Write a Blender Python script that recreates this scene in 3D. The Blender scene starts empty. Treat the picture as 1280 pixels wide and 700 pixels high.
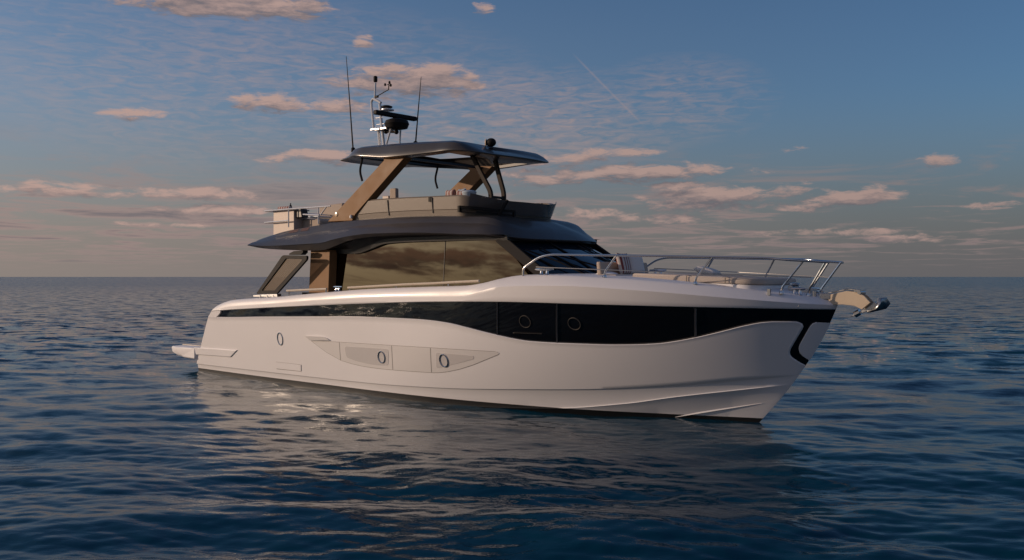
import bpy, bmesh, math, random
import numpy as np
from mathutils import Vector, Matrix
random.seed(7)
R = math.radians
scene = bpy.context.scene
COL = scene.collection

# ------------------------------------------------------------------ camera
# Axes: x runs from the stern (0) to the bow, y to port, z up from the water.
cam_data = bpy.data.cameras.new('camera')
cam = bpy.data.objects.new('camera', cam_data); COL.objects.link(cam)
cam.location = (22.879, -14.810, 2.5)
view = Vector((-math.sin(R(41.5)), math.cos(R(41.5)), 0))
cam.rotation_euler = view.to_track_quat('-Z', 'Y').to_euler()
cam_data.sensor_width = 36.0
cam_data.lens = 36.0 * 1150 / 1280
cam_data.shift_y = -4 / 1280
cam_data.clip_end = 40000
scene.camera = cam

# ------------------------------------------------------------------ light
SUN_EL, SUN_OFF = 11.0, 38.0                 # elevation; degrees off dead astern, to starboard
sun_dir = Vector((-math.cos(R(SUN_OFF)) * math.cos(R(SUN_EL)), -math.sin(R(SUN_OFF)) * math.cos(R(SUN_EL)), math.sin(R(SUN_EL))))
sun_data = bpy.data.lights.new('sun', 'SUN')
sun_data.energy = 2.65
sun_data.angle = R(0.6)
sun_data.color = (1.0, 0.74, 0.54)
sun = bpy.data.objects.new('sun', sun_data); COL.objects.link(sun)
sun.rotation_euler = sun_dir.to_track_quat('Z', 'Y').to_euler()
sun.location = (-40, -30, 30)

scene.view_settings.view_transform = 'Standard'
scene.view_settings.look = 'None'
scene.view_settings.gamma = 1
scene.view_settings.exposure = 0.0
scene.view_settings.use_curve_mapping = False

scene.cycles.sample_clamp_indirect = 1.2
SKY_STRENGTH = 0.1
SKY_DUST, SKY_OZONE, SKY_AIR = 1.6, 3.0, 1.0

class NT:
    """short hand for wiring nodes"""
    def __init__(s, tree): s.t = tree
    def n(s, typ, **kw):
        nd = s.t.nodes.new(typ)
        for k, v in kw.items(): setattr(nd, k, v)
        return nd
    def link(s, a, b): s.t.links.new(a, b)
    def put(s, sock, v):
        if isinstance(v, bpy.types.NodeSocket): s.link(v, sock)
        else: sock.default_value = v
    def math(s, op, a, b=0.0, c=None, clamp=False):
        nd = s.n('ShaderNodeMath', operation=op); nd.use_clamp = clamp
        s.put(nd.inputs[0], a); s.put(nd.inputs[1], b)
        if c is not None: s.put(nd.inputs[2], c)
        return nd.outputs[0]
    def vec(s, op, a, b=(0, 0, 0), c=None):
        nd = s.n('ShaderNodeVectorMath', operation=op)
        s.put(nd.inputs[0], a); s.put(nd.inputs[1], b)
        if c is not None: s.put(nd.inputs[2], c)
        return nd.outputs['Value'] if op in ('DOT_PRODUCT', 'LENGTH') else nd.outputs[0]
    def xyz(s, x, y, z=0.0):
        nd = s.n('ShaderNodeCombineXYZ')
        for i, v in enumerate((x, y, z)): s.put(nd.inputs[i], v)
        return nd.outputs[0]
    def noise(s, v, scale, detail=4, rough=0.5, dist=0.0):
        nd = s.n('ShaderNodeTexNoise')
        s.put(nd.inputs['Vector'], v)
        nd.inputs['Scale'].default_value = scale; nd.inputs['Detail'].default_value = detail
        nd.inputs['Roughness'].default_value = rough; nd.inputs['Distortion'].default_value = dist
        return nd.outputs[0]
    def remap(s, v, a, b, c=0.0, d=1.0, smooth=False):
        nd = s.n('ShaderNodeMapRange'); nd.clamp = True
        if smooth: nd.interpolation_type = 'SMOOTHSTEP'
        s.put(nd.inputs[0], v)
        for i, q in enumerate((a, b, c, d)): s.put(nd.inputs[i + 1], q)
        return nd.outputs[0]
    def mix(s, f, a, b, blend='MIX'):
        nd = s.n('ShaderNodeMix', data_type='RGBA', blend_type=blend)
        s.put(nd.inputs[0], f); s.put(nd.inputs[6], a); s.put(nd.inputs[7], b)
        return nd.outputs[2]

def build_world():
    w = bpy.data.worlds.new('World'); scene.world = w; w.use_nodes = True
    t = w.node_tree; t.nodes.clear(); k = NT(t)
    out = k.n('ShaderNodeOutputWorld'); bg = k.n('ShaderNodeBackground')
    k.link(bg.outputs[0], out.inputs[0])
    bg.inputs[1].default_value = SKY_STRENGTH
    sky = k.n('ShaderNodeTexSky', sky_type='NISHITA', sun_disc=False)
    sky.sun_elevation = R(SUN_EL)
    sky.sun_rotation = math.atan2(sun_dir.x, sun_dir.y)
    sky.air_density, sky.dust_density, sky.ozone_density = SKY_AIR, SKY_DUST, SKY_OZONE
    d = k.n('ShaderNodeTexCoord').outputs['Generated']
    sp = k.n('ShaderNodeSeparateXYZ'); k.link(d, sp.inputs[0])
    dx, dy, dz = sp.outputs
    base = k.mix(1.0, sky.outputs[0], SKY_TINT, 'MULTIPLY')
    # a warm grey band of thicker air low over the sea, cooler higher up
    hz = k.remap(dz, 0.0, 0.20, 1.0, 0.0, True)
    sunward = k.vec('DOT_PRODUCT', d, tuple(Vector((sun_dir.x, sun_dir.y, 0)).normalized()))
    sw = k.remap(sunward, -0.3, 1.0)
    hazecol = k.mix(sw, HAZE_AWAY, HAZE_SUN)
    base = k.mix(k.math('MULTIPLY', hz, HAZE_MIX), base, hazecol)
    base = k.mix(k.math('MULTIPLY', k.math('MULTIPLY', k.remap(sunward, -0.5, 1.0), 0.30), k.remap(dz, 0.16, 0.40, 1.0, 0.0, True)), base, (3.3, 3.1, 3.1, 1))
    # bearings measured from the compass direction 'view'
    side = (view.y, -view.x, 0)
    az = k.math('ARCTAN2', k.vec('DOT_PRODUCT', d, side), k.vec('DOT_PRODUCT', d, tuple(view)))
    el = k.math('ARCSINE', dz)
    ae = k.xyz(az, el)
    aeup = k.xyz(az, k.math('ADD', el, 0.009))
    # --- separate fair weather clouds: bearing, elevation, half width, half height, weight
    clouds = CLOUDS
    def blobs(v):
        best = None
        for (a0, e0, ra, re, wt) in clouds:
            q = k.vec('MULTIPLY_ADD', v, (1 / ra, 1 / re, 0), (-a0 / ra, -e0 / re, 0))
            m = k.math('MULTIPLY_ADD', k.vec('DOT_PRODUCT', q, q), -wt, wt)
            best = m if best is None else k.math('MAXIMUM', best, m)
        return k.math('MAXIMUM', best, -1.2)
    def dens(v, full):
        nv = k.vec('MULTIPLY', v, (0.8, 2.9, 1.0))
        n = k.noise(nv, 38.0, 8, 0.66, 0.35)
        n2 = k.noise(nv, 11.0, 2, 0.5)
        s = k.math('ADD', k.math('MULTIPLY_ADD', n, 4.4, -2.2), k.math('MULTIPLY_ADD', n2, 2.4, -1.2))
        s = k.math('ADD', s, blobs(v))
        return s
    s0 = dens(ae, True); s1 = dens(aeup, True)
    cover = k.remap(s0, 0.0, 1.05, 0, 1, True)
    lit = k.math('MULTIPLY_ADD', k.math('SUBTRACT', s0, s1), 0.55, 0.36, clamp=True)
    # --- streaky layer spread over the whole sky on a flat sheet
    inv = k.math('DIVIDE', 1.0, k.math('ADD', k.math('MAXIMUM', dz, 0.0), 0.035))
    sheet = k.vec('MULTIPLY', d, k.xyz(inv, inv, 0.0))
    ln = k.noise(sheet, 0.95, 8, 0.62, 0.5)
    big = k.noise(sheet, 0.09, 2, 0.5)
    lay = k.math('ADD', ln, k.math('MULTIPLY_ADD', big, 0.5, -0.25))
    band = k.math('MULTIPLY', k.remap(dz, 0.004, 0.03), k.remap(dz, 0.07, 0.15, 1.0, 0.0))
    away = k.remap(k.math('ABSOLUTE', az), 0.62, 0.95)
    streak = k.math('MULTIPLY', k.remap(lay, 0.47, 0.64, 0, 0.85, True), k.math('MAXIMUM', band, k.math('MULTIPLY', away, k.remap(dz, 0.004, 0.03))))
    # --- mackerel ripples
    rip = k.noise(k.vec('MULTIPLY', ae, (38.0, 190.0, 1.0)), 1.0, 5, 0.6, 0.8)
    veil = k.noise(k.vec('MULTIPLY', ae, (4.0, 9.0, 1.0)), 1.0, 3, 0.5)
    reg = None
    for (a0, e0, ra, re, wt) in RIPPLES:
        q = k.vec('MULTIPLY_ADD', ae, (1 / ra, 1 / re, 0), (-a0 / ra, -e0 / re, 0))
        m = k.math('MULTIPLY_ADD', k.vec('DOT_PRODUCT', q, q), -wt, wt, clamp=True)
        reg = m if reg is None else k.math('MAXIMUM', reg, m)
    ripple = k.math('MULTIPLY', k.remap(k.math('ADD', rip, k.math('MULTIPLY_ADD', veil, 0.5, -0.25)), 0.36, 0.72, 0, 1, False), reg)
    # --- a vapour trail
    (a0, e0), (a1, e1) = TRAIL
    L = math.hypot(a1 - a0, e1 - e0); ux, uy = (a1 - a0) / L, (e1 - e0) / L
    rel = k.vec('SUBTRACT', ae, (a0, e0, 0))
    along = k.vec('DOT_PRODUCT', rel, (ux, uy, 0)); across = k.math('ABSOLUTE', k.vec('DOT_PRODUCT', rel, (-uy, ux, 0)))
    trail = k.math('MULTIPLY', k.remap(across, 0.0002, 0.0016, 0.22, 0.0), k.math('MULTIPLY', k.remap(along, 0, 0.02), k.remap(along, L - 0.02, L, 1, 0)))
    # colours of the clouds
    c_lit = k.mix(sw, CL_LIT_AWAY, CL_LIT_SUN)
    c_dark = k.mix(sw, CL_DARK_AWAY, CL_DARK_SUN)
    col = base
    col = k.mix(k.math('MULTIPLY', ripple, 0.55), col, c_lit)
    col = k.mix(trail, col, c_lit)
    col = k.mix(streak, col, k.mix(k.remap(lay, 0.6, 0.75), k.mix(0.5, c_lit, c_dark), c_dark))
    col = k.mix(k.math('MULTIPLY', cover, 0.93), col, k.mix(lit, c_dark, c_lit))
    k.link(col, bg.inputs[0])

HAZE_AWAY, HAZE_SUN, HAZE_MIX = (1.35, 1.27, 1.33, 1), (3.3, 2.55, 2.1, 1), 0.88
SKY_TINT = (0.72, 0.86, 1.02, 1)
CL_LIT_AWAY, CL_LIT_SUN = (3.9, 2.75, 2.45, 1), (5.5, 3.7, 3.15, 1)
CL_DARK_AWAY, CL_DARK_SUN = (1.5, 1.35, 1.5, 1), (2.1, 1.72, 1.78, 1)
CLOUDS = [(-0.1211, 0.2092, 0.0814, 0.0224, 1.3), (-0.0565, 0.2054, 0.026, 0.0139, 0.9), (-0.2552, 0.1798, 0.0505, 0.0109, 1.1), (-0.189, 0.1808, 0.0377, 0.0102, 1.0), (-0.3917, 0.1617, 0.0357, 0.0072, 0.9), (-0.3113, 0.2774, 0.13, 0.0199, 1.3), (-0.2306, 0.2834, 0.0577, 0.0119, 1.0), (-0.033, 0.2793, 0.0156, 0.0104, 0.9), (-0.1595, 0.2464, 0.0119, 0.0069, 0.8), (-0.439, 0.0848, 0.0606, 0.0087, 1.1), (-0.327, 0.0854, 0.0741, 0.0074, 1.1), (-0.3113, 0.0694, 0.063, 0.0074, 1.0), (-0.5038, 0.0836, 0.012, 0.0046, 0.9), (-0.2016, 0.1279, 0.0459, 0.0085, 1.0), (-0.2511, 0.1232, 0.0245, 0.0051, 0.8), (0.0521, 0.1261, 0.065, 0.0087, 1.0), (0.1126, 0.1331, 0.0429, 0.0069, 1.0), (0.1211, 0.1117, 0.12, 0.0112, 1.2), (0.0435, 0.1073, 0.0608, 0.0122, 1.0), (0.1806, 0.0972, 0.0337, 0.0051, 0.8), (0.2141, 0.0831, 0.083, 0.017, 1.2), (0.2915, 0.0914, 0.0279, 0.01, 1.0), (0.3578, 0.0813, 0.0572, 0.0106, 1.2), (0.3034, 0.0729, 0.0396, 0.0066, 0.9), (0.1553, 0.0609, 0.0679, 0.0069, 0.9), (0.4354, 0.1154, 0.02, 0.0087, 1.0), (0.2938, 0.1316, 0.0159, 0.0042, 0.8), (0.2674, 0.1103, 0.0243, 0.005, 0.8), (0.0651, 0.0676, 0.052, 0.0087, 0.9), (0.3425, 0.0458, 0.0694, 0.0049, 0.8), (0.4101, 0.0383, 0.0512, 0.0048, 0.8), (-0.388, 0.0539, 0.0224, 0.004, 0.8), (-0.327, 0.0535, 0.0312, 0.0033, 0.7), (0.4843, 0.0699, 0.0306, 0.0054, 0.8), (-1.55, 0.11, 0.3, 0.018, 1.0), (-1.75, 0.17, 0.25, 0.016, 0.9), (-1.62, 0.06, 0.3, 0.012, 0.9), (-1.9, 0.09, 0.25, 0.015, 1.0), (-2.05, 0.25, 0.2, 0.03, 1.0)]
RIPPLES = [(-0.0435, 0.1687, 0.2864, 0.0652, 1.3), (0.1806, 0.1868, 0.1094, 0.0513, 0.9), (-0.2633, 0.1956, 0.3405, 0.1008, 0.75), (-0.439, 0.2214, 0.1852, 0.0708, 0.5)]
TRAIL = ((0.06512516333438588, 0.2383438794208826), (0.14506083085764576, 0.1586946563001756))
build_world()

# ------------------------------------------------------------------ materials
def pbr(name, color, rough=0.5, metal=0.0, coat=0.0, spec=0.5, ior=1.5, vary=0.0, vscale=2.0, bump=0.0, bscale=60.0, roughvar=0.0):
    m = bpy.data.materials.new(name); m.use_nodes = True
    t = m.node_tree; k = NT(t); p = t.nodes['Principled BSDF']
    p.inputs['Base Color'].default_value = (*color, 1)
    p.inputs['Roughness'].default_value = rough; p.inputs['Metallic'].default_value = metal
    p.inputs['Coat Weight'].default_value = coat; p.inputs['Coat Roughness'].default_value = 0.12
    p.inputs['Specular IOR Level'].default_value = spec; p.inputs['IOR'].default_value = ior
    tc = k.n('ShaderNodeTexCoord').outputs['Object']
    if vary or roughvar:
        n = k.noise(tc, vscale, 5, 0.6)
        if vary:
            a = tuple(c * (1 - vary) for c in color) + (1,); b = tuple(min(1, c * (1 + vary)) for c in color) + (1,)
            k.link(k.mix(n, a, b), p.inputs['Base Color'])
        if roughvar:
            k.link(k.remap(n, 0.3, 0.7, max(0.01, rough - roughvar), rough + roughvar), p.inputs['Roughness'])
    if bump:
        bn = k.n('ShaderNodeBump'); bn.inputs['Strength'].default_value = bump; bn.inputs['Distance'].default_value = 0.01
        k.link(k.noise(tc, bscale, 3, 0.6), bn.inputs['Height']); k.link(bn.outputs[0], p.inputs['Normal'])
    return m

M = {}
M['gelcoat'] = pbr('white_gelcoat', (0.80, 0.78, 0.778), 0.42, spec=0.4, coat=0.10, vary=0.025, vscale=0.8, roughvar=0.06)
M['gelcoat_shade'] = pbr('pale_grey_gelcoat', (0.62, 0.60, 0.585), 0.35, coat=0.3, vary=0.02)
M['panel_glass'] = pbr('pale_panel_glazing', (0.60, 0.57, 0.55), 0.25, coat=0.6, vary=0.02)
M['panel_coat'] = pbr('pale_grey_beige_gelcoat', (0.69, 0.665, 0.645), 0.4, coat=0.1, vary=0.02)
M['seam'] = pbr('dark_seam', (0.06, 0.055, 0.05), 0.6)
M['dim_rim'] = pbr('dim_bronze_rim', (0.10, 0.085, 0.07), 0.4)
M['grey_line'] = pbr('grey_seam', (0.25, 0.23, 0.21), 0.5)
M['grey'] = pbr('dark_grey_paint', (0.058, 0.052, 0.049), 0.36, metal=0.1, coat=0.25, spec=0.4, vary=0.06, vscale=3, roughvar=0.06)
M['bronze'] = pbr('bronze_paint', (0.27, 0.148, 0.066), 0.5, metal=0.0, spec=0.12, vary=0.10, vscale=2.5, roughvar=0.06)
M['strut'] = pbr('dark_brown_paint', (0.036, 0.027, 0.021), 0.55, spec=0.08, vary=0.06, vscale=3)
M['taupe'] = pbr('taupe_paint', (0.20, 0.165, 0.13), 0.42, coat=0.15, spec=0.35, vary=0.05, vscale=3)
M['soffit'] = pbr('black_soffit', (0.012, 0.012, 0.012), 0.45)
M['black'] = pbr('black_plastic', (0.018, 0.016, 0.015), 0.55, spec=0.1)
M['boot'] = pbr('black_antifouling', (0.012, 0.012, 0.013), 0.5, vary=0.2, vscale=4)
M['hull_glass'] = pbr('black_hull_glass', (0.004, 0.004, 0.005), 0.03, spec=0.6)
M['cabin_glass'] = pbr('bronze_mirror_glass', (0.100, 0.073, 0.050), 0.02, metal=1.0)
M['screen_glass'] = pbr('blue_black_windscreen', (0.006, 0.012, 0.020), 0.02, spec=0.8)
M['smoked'] = pbr('smoked_acrylic', (0.13, 0.105, 0.09), 0.08, spec=0.9)
M['steel'] = pbr('polished_steel', (0.62, 0.61, 0.60), 0.16, metal=1.0, roughvar=0.05, vscale=8)
M['wire'] = pbr('guard_wire_steel', (0.45, 0.44, 0.43), 0.35, metal=1.0)
M['white'] = pbr('white_paint', (0.78, 0.77, 0.75), 0.4, vary=0.03)
M['pole'] = pbr('satin_white_tube', (0.66, 0.66, 0.67), 0.35, metal=0.3)
M['teak'] = pbr('warm_handrail', (0.62, 0.52, 0.40), 0.35, coat=0.2, vary=0.08, vscale=6)
M['beige'] = pbr('beige_upholstery', (0.44, 0.36, 0.29), 0.85, vary=0.08, vscale=18, bump=0.25, bscale=220)
M['beige_top'] = pbr('light_beige_upholstery', (0.50, 0.43, 0.37), 0.85, vary=0.06, vscale=18, bump=0.25, bscale=220)
M['cabinet'] = pbr('stone_beige_cabinet', (0.55, 0.44, 0.36), 0.5, vary=0.04, vscale=4)
M['roller'] = pbr('sand_coloured_plate', (0.52, 0.43, 0.32), 0.42, metal=0.1, vary=0.06, vscale=7)
M['galv'] = pbr('galvanised_steel', (0.42, 0.42, 0.42), 0.32, metal=0.9, vary=0.12, vscale=25, roughvar=0.1)
M['fluff'] = pbr('white_knit', (0.70, 0.66, 0.62), 0.95, vary=0.15, vscale=60, bump=0.8, bscale=90)
M['mark'] = pbr('dull_copper_mark', (0.12, 0.058, 0.042), 0.5)
M['lamp'] = pbr('pale_lamp_lens', (0.65, 0.50, 0.34), 0.25)
M['ceramic'] = pbr('pale_blue_ceramic', (0.45, 0.52, 0.58), 0.3)

def striped(name, c1, c2, scale, axis='X', width=0.5):
    m = bpy.data.materials.new(name); m.use_nodes = True
    k = NT(m.node_tree); p = m.node_tree.nodes['Principled BSDF']; p.inputs['Roughness'].default_value = 0.9
    tc = k.n('ShaderNodeTexCoord').outputs['Object']
    sp = k.n('ShaderNodeSeparateXYZ'); k.link(tc, sp.inputs[0])
    v = k.math('FRACT', k.math('MULTIPLY', sp.outputs[axis], scale))
    f = k.math('LESS_THAN', v, width)
    base = k.mix(f, c2, c1)
    n = k.noise(tc, 80, 3, 0.6)
    k.link(k.mix(0.5, base, k.mix(n, (0.5, 0.5, 0.5, 1), (1.2, 1.2, 1.2, 1)), 'MULTIPLY'), p.inputs['Base Color'])
    bn = k.n('ShaderNodeBump'); bn.inputs['Strength'].default_value = 0.4; bn.inputs['Distance'].default_value = 0.01
    k.link(n, bn.inputs['Height']); k.link(bn.outputs[0], p.inputs['Normal'])
    return m
M['red_stripe'] = striped('red_and_white_stripes', (0.22, 0.05, 0.045, 1), (0.56, 0.50, 0.46, 1), 11.0, 'Y', 0.36)
M['towel_stripe'] = striped('striped_towelling', (0.60, 0.53, 0.50, 1), (0.33, 0.11, 0.09, 1), 12.0, 'X', 0.5)
M['cushion_stripe'] = striped('striped_cushion_cloth', (0.52, 0.46, 0.44, 1), (0.30, 0.14, 0.12, 1), 9.0, 'Y', 0.5)

def perforated():
    """expanded metal sheet: staggered round holes one sees through"""
    m = bpy.data.materials.new('perforated_bronze_sheet'); m.use_nodes = True
    k = NT(m.node_tree); p = m.node_tree.nodes['Principled BSDF']; out = m.node_tree.nodes['Material Output']
    p.inputs['Base Color'].default_value = (0.21, 0.15, 0.085, 1); p.inputs['Roughness'].default_value = 0.5; p.inputs['Specular IOR Level'].default_value = 0.1
    tc = k.n('ShaderNodeTexCoord').outputs['Object']
    sp = k.n('ShaderNodeSeparateXYZ'); k.link(tc, sp.inputs[0])
    pitch = 0.085
    def hole(sx, sz):
        a = k.math('SUBTRACT', k.math('FRACT', k.math('ADD', k.math('DIVIDE', sp.outputs[0], pitch), sx)), 0.5)
        b = k.math('SUBTRACT', k.math('FRACT', k.math('ADD', k.math('DIVIDE', sp.outputs[2], pitch * 0.62), sz)), 0.5)
        b = k.math('MULTIPLY', b, 0.62)
        return k.math('SQRT', k.math('ADD', k.math('MULTIPLY', a, a), k.math('MULTIPLY', b, b)))
    dmin = k.math('MINIMUM', hole(0, 0), hole(0.5, 0.5))
    f = k.remap(dmin, 0.17, 0.21)
    tr = k.n('ShaderNodeBsdfTransparent'); mx = k.n('ShaderNodeMixShader')
    k.link(f, mx.inputs[0]); k.link(tr.outputs[0], mx.inputs[1]); k.link(p.outputs[0], mx.inputs[2]); k.link(mx.outputs[0], out.inputs[0])
    return m
M['mesh'] = perforated()

# ------------------------------------------------------------------ mesh helpers
class MB:
    def __init__(s): s.v = []; s.f = []
    def pt(s, p): s.v.append(tuple(p)); return len(s.v) - 1
    def loft(s, rows, closed=False, flip=False):
        n = len(rows[0]); base = len(s.v)
        for r in rows: s.v += [tuple(p) for p in r]
        for i in range(len(rows) - 1):
            for j in range(n if closed else n - 1):
                a = base + i * n + j; b = base + i * n + (j + 1) % n
                q = (a, b, b + n, a + n)
                s.f.append(q[::-1] if flip else q)
        return base
    def ngon(s, pts, flip=False):
        b = len(s.v); s.v += [tuple(p) for p in pts]
        q = tuple(range(b, b + len(pts))); s.f.append(q[::-1] if flip else q)
    def tube(s, path, r, n=8, caps=True):
        P = [Vector(p) for p in path]; rows = []
        rr = r if isinstance(r, (list, tuple)) else [r] * len(P)
        t0 = (P[1] - P[0]).normalized(); up = Vector((0, 0, 1)) if abs(t0.z) < 0.9 else Vector((1, 0, 0))
        nrm = (up - t0 * up.dot(t0)).normalized()
        for i, p in enumerate(P):
            if i == 0: t = t0
            elif i == len(P) - 1: t = (P[i] - P[i - 1]).normalized()
            else: t = ((P[i] - P[i - 1]).normalized() + (P[i + 1] - P[i]).normalized()).normalized()
            nrm = (nrm - t * nrm.dot(t)).normalized(); b = t.cross(nrm)
            rows.append([p + (nrm * math.cos(2 * math.pi * j / n) + b * math.sin(2 * math.pi * j / n)) * rr[i] for j in range(n)])
        s.loft(rows, closed=True)
        if caps: s.ngon(rows[0], True); s.ngon(rows[-1])
        return s
    def bar(s, path, w, h, up=(0, 0, 1)):
        """flat bar of width w (across) and height h (along up)"""
        P = [Vector(p) for p in path]; rows = []; U0 = Vector(up)
        for i, p in enumerate(P):
            if i == 0: t = (P[1] - P[0]).normalized()
            elif i == len(P) - 1: t = (P[i] - P[i - 1]).normalized()
            else: t = ((P[i] - P[i - 1]).normalized() + (P[i + 1] - P[i]).normalized()).normalized()
            a = t.cross(U0).normalized(); u = a.cross(t).normalized()
            rows.append([p + a * (w / 2 * x) + u * (h / 2 * y) for x, y in ((-1, -1), (1, -1), (1, 1), (-1, 1))])
        s.loft(rows, closed=True); s.ngon(rows[0], True); s.ngon(rows[-1]); return s
    def box(s, c, d, rz=0.0, taper=1.0):
        cx, cy, cz = c; hx, hy_, hz = d[0] / 2, d[1] / 2, d[2] / 2
        co, si = math.cos(rz), math.sin(rz)
        rows = []
        for z, k in ((-hz, 1.0), (hz, taper)):
            rows.append([(cx + (x * hx * k) * co - (y * hy_ * k) * si, cy + (x * hx * k) * si + (y * hy_ * k) * co, cz + z) for x, y in ((-1, -1), (1, -1), (1, 1), (-1, 1))])
        s.loft(rows, closed=True); s.ngon(rows[0], True); s.ngon(rows[1]); return s
    def prism(s, poly, y0, y1):
        """outline in x, z swept from y0 to y1 (either may be a function of x, z)"""
        f0 = y0 if callable(y0) else (lambda x, z: y0); f1 = y1 if callable(y1) else (lambda x, z: y1)
        a = [(x, f0(x, z), z) for x, z in poly]; b = [(x, f1(x, z), z) for x, z in poly]
        s.loft([a, b], closed=True); s.ngon(a, True); s.ngon(b); return s
    def lathe(s, prof, c, axis=(0, 0, 1), n=20):
        A = Vector(axis).normalized(); u = A.orthogonal().normalized(); w = A.cross(u); C0 = Vector(c)
        rows = [[C0 + A * h + (u * math.cos(2 * math.pi * j / n) + w * math.sin(2 * math.pi * j / n)) * max(r, 1e-4) for j in range(n)] for r, h in prof]
        s.loft(rows, closed=True); s.ngon(rows[0], True); s.ngon(rows[-1]); return s
    def ball(s, c, rad, n=16):
        rx, ry, rz = rad; rows = []
        for i in range(n // 2 + 1):
            a = -math.pi / 2 + math.pi * i / (n // 2); cr = max(math.cos(a), 1e-3)
            rows.append([(c[0] + rx * cr * math.cos(2 * math.pi * j / n), c[1] + ry * cr * math.sin(2 * math.pi * j / n), c[2] + rz * math.sin(a)) for j in range(n)])
        s.loft(rows, closed=True); s.ngon(rows[0], True); s.ngon(rows[-1]); return s
    def build(s, name, mat, parent=None, angle=32, bevel=0.0, seg=2, weld=1e-4, solid=0.0):
        bm = bmesh.new()
        vs = [bm.verts.new(p) for p in s.v]
        for f in s.f:
            try: bm.faces.new([vs[i] for i in f])
            except ValueError: pass
        bmesh.ops.remove_doubles(bm, verts=bm.verts, dist=weld)
        bmesh.ops.dissolve_degenerate(bm, dist=1e-5, edges=bm.edges)
        bmesh.ops.recalc_face_normals(bm, faces=bm.faces)
        return finish(bm, name, mat, parent, angle, bevel, seg, solid)

def finish(bm, name, mat, parent=None, angle=32, bevel=0.0, seg=2, solid=0.0):
    lim = R(angle)
    for f in bm.faces: f.smooth = True
    for e in bm.edges:
        e.smooth = not (len(e.link_faces) == 2 and e.calc_face_angle(0.0) > lim)
    me = bpy.data.meshes.new(name); bm.to_mesh(me); bm.free()
    o = bpy.data.objects.new(name, me); COL.objects.link(o)
    me.materials.append(M[mat] if isinstance(mat, str) else mat)
    if parent is not None: o.parent = parent
    if solid:
        md = o.modifiers.new('thickness', 'SOLIDIFY'); md.thickness = solid; md.offset = -1
    if bevel:
        md = o.modifiers.new('edge', 'BEVEL'); md.width = bevel; md.segments = seg; md.limit_method = 'ANGLE'; md.angle_limit = R(35)
    return o

def empty(name, loc, label=None, cat=None, group=None):
    o = bpy.data.objects.new(name, None); COL.objects.link(o); o.location = loc; o.empty_display_size = 0.2
    if label: tag(o, label, cat, group)
    return o
def tag(o, label, cat=None, group=None):
    o['label'] = label
    if cat: o['category'] = cat
    if group: o['group'] = group

def pchip(pts):
    """smooth monotone curve through (x, y) points"""
    X = [p[0] for p in pts]; Y = [p[1] for p in pts]; n = len(X)
    h = [X[i + 1] - X[i] for i in range(n - 1)]; dl = [(Y[i + 1] - Y[i]) / h[i] for i in range(n - 1)]
    m = [dl[0]] + [0.0 if dl[i - 1] * dl[i] <= 0 else 2 * dl[i - 1] * dl[i] / (dl[i - 1] + dl[i]) for i in range(1, n - 1)] + [dl[-1]]
    def f(x):
        if x <= X[0]: return Y[0] + m[0] * (x - X[0])
        if x >= X[-1]: return Y[-1] + m[-1] * (x - X[-1])
        i = max(j for j in range(n - 1) if X[j] <= x)
        t = (x - X[i]) / h[i]
        return ((2 * t ** 3 - 3 * t ** 2 + 1) * Y[i] + (t ** 3 - 2 * t ** 2 + t) * h[i] * m[i] + (-2 * t ** 3 + 3 * t ** 2) * Y[i + 1] + (t ** 3 - t ** 2) * h[i] * m[i + 1])
    return f
def smooth01(t):
    t = min(1.0, max(0.0, t)); return t * t * (3 - 2 * t)
def lerp(a, b, t): return a + (b - a) * t
def fillet(path, r, n=5):
    P = [Vector(p) for p in path]; out = [P[0]]
    for i in range(1, len(P) - 1):
        a, b, c = P[i - 1], P[i], P[i + 1]; d = min(r, (a - b).length * 0.45, (c - b).length * 0.45)
        p0 = b + (a - b).normalized() * d; p1 = b + (c - b).normalized() * d
        for j in range(n + 1):
            t = j / n; out.append(p0 * (1 - t) ** 2 + b * 2 * t * (1 - t) + p1 * t * t)
    out.append(P[-1]); return out
def round_poly(poly, r, n=4):
    m = len(poly); out = []
    for i in range(m):
        a, b, c = Vector(poly[i - 1]), Vector(poly[i]), Vector(poly[(i + 1) % m])
        d = min(r, (a - b).length * 0.45, (c - b).length * 0.45)
        p0 = b + (a - b).normalized() * d; p1 = b + (c - b).normalized() * d
        for j in range(n + 1):
            t = j / n; q = p0 * (1 - t) ** 2 + b * 2 * t * (1 - t) + p1 * t * t; out.append((q[0], q[1]))
    return out
def resample(path, n):
    P = [Vector(p) for p in path]; L = [0]
    for i in range(1, len(P)): L.append(L[-1] + (P[i] - P[i - 1]).length)
    out = []
    for k in range(n):
        s = L[-1] * k / (n - 1); i = max(j for j in range(len(P) - 1) if L[j] <= s + 1e-9)
        t = (s - L[i]) / max(L[i + 1] - L[i], 1e-9); out.append(P[i].lerp(P[i + 1], min(1, t)))
    return out

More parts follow.
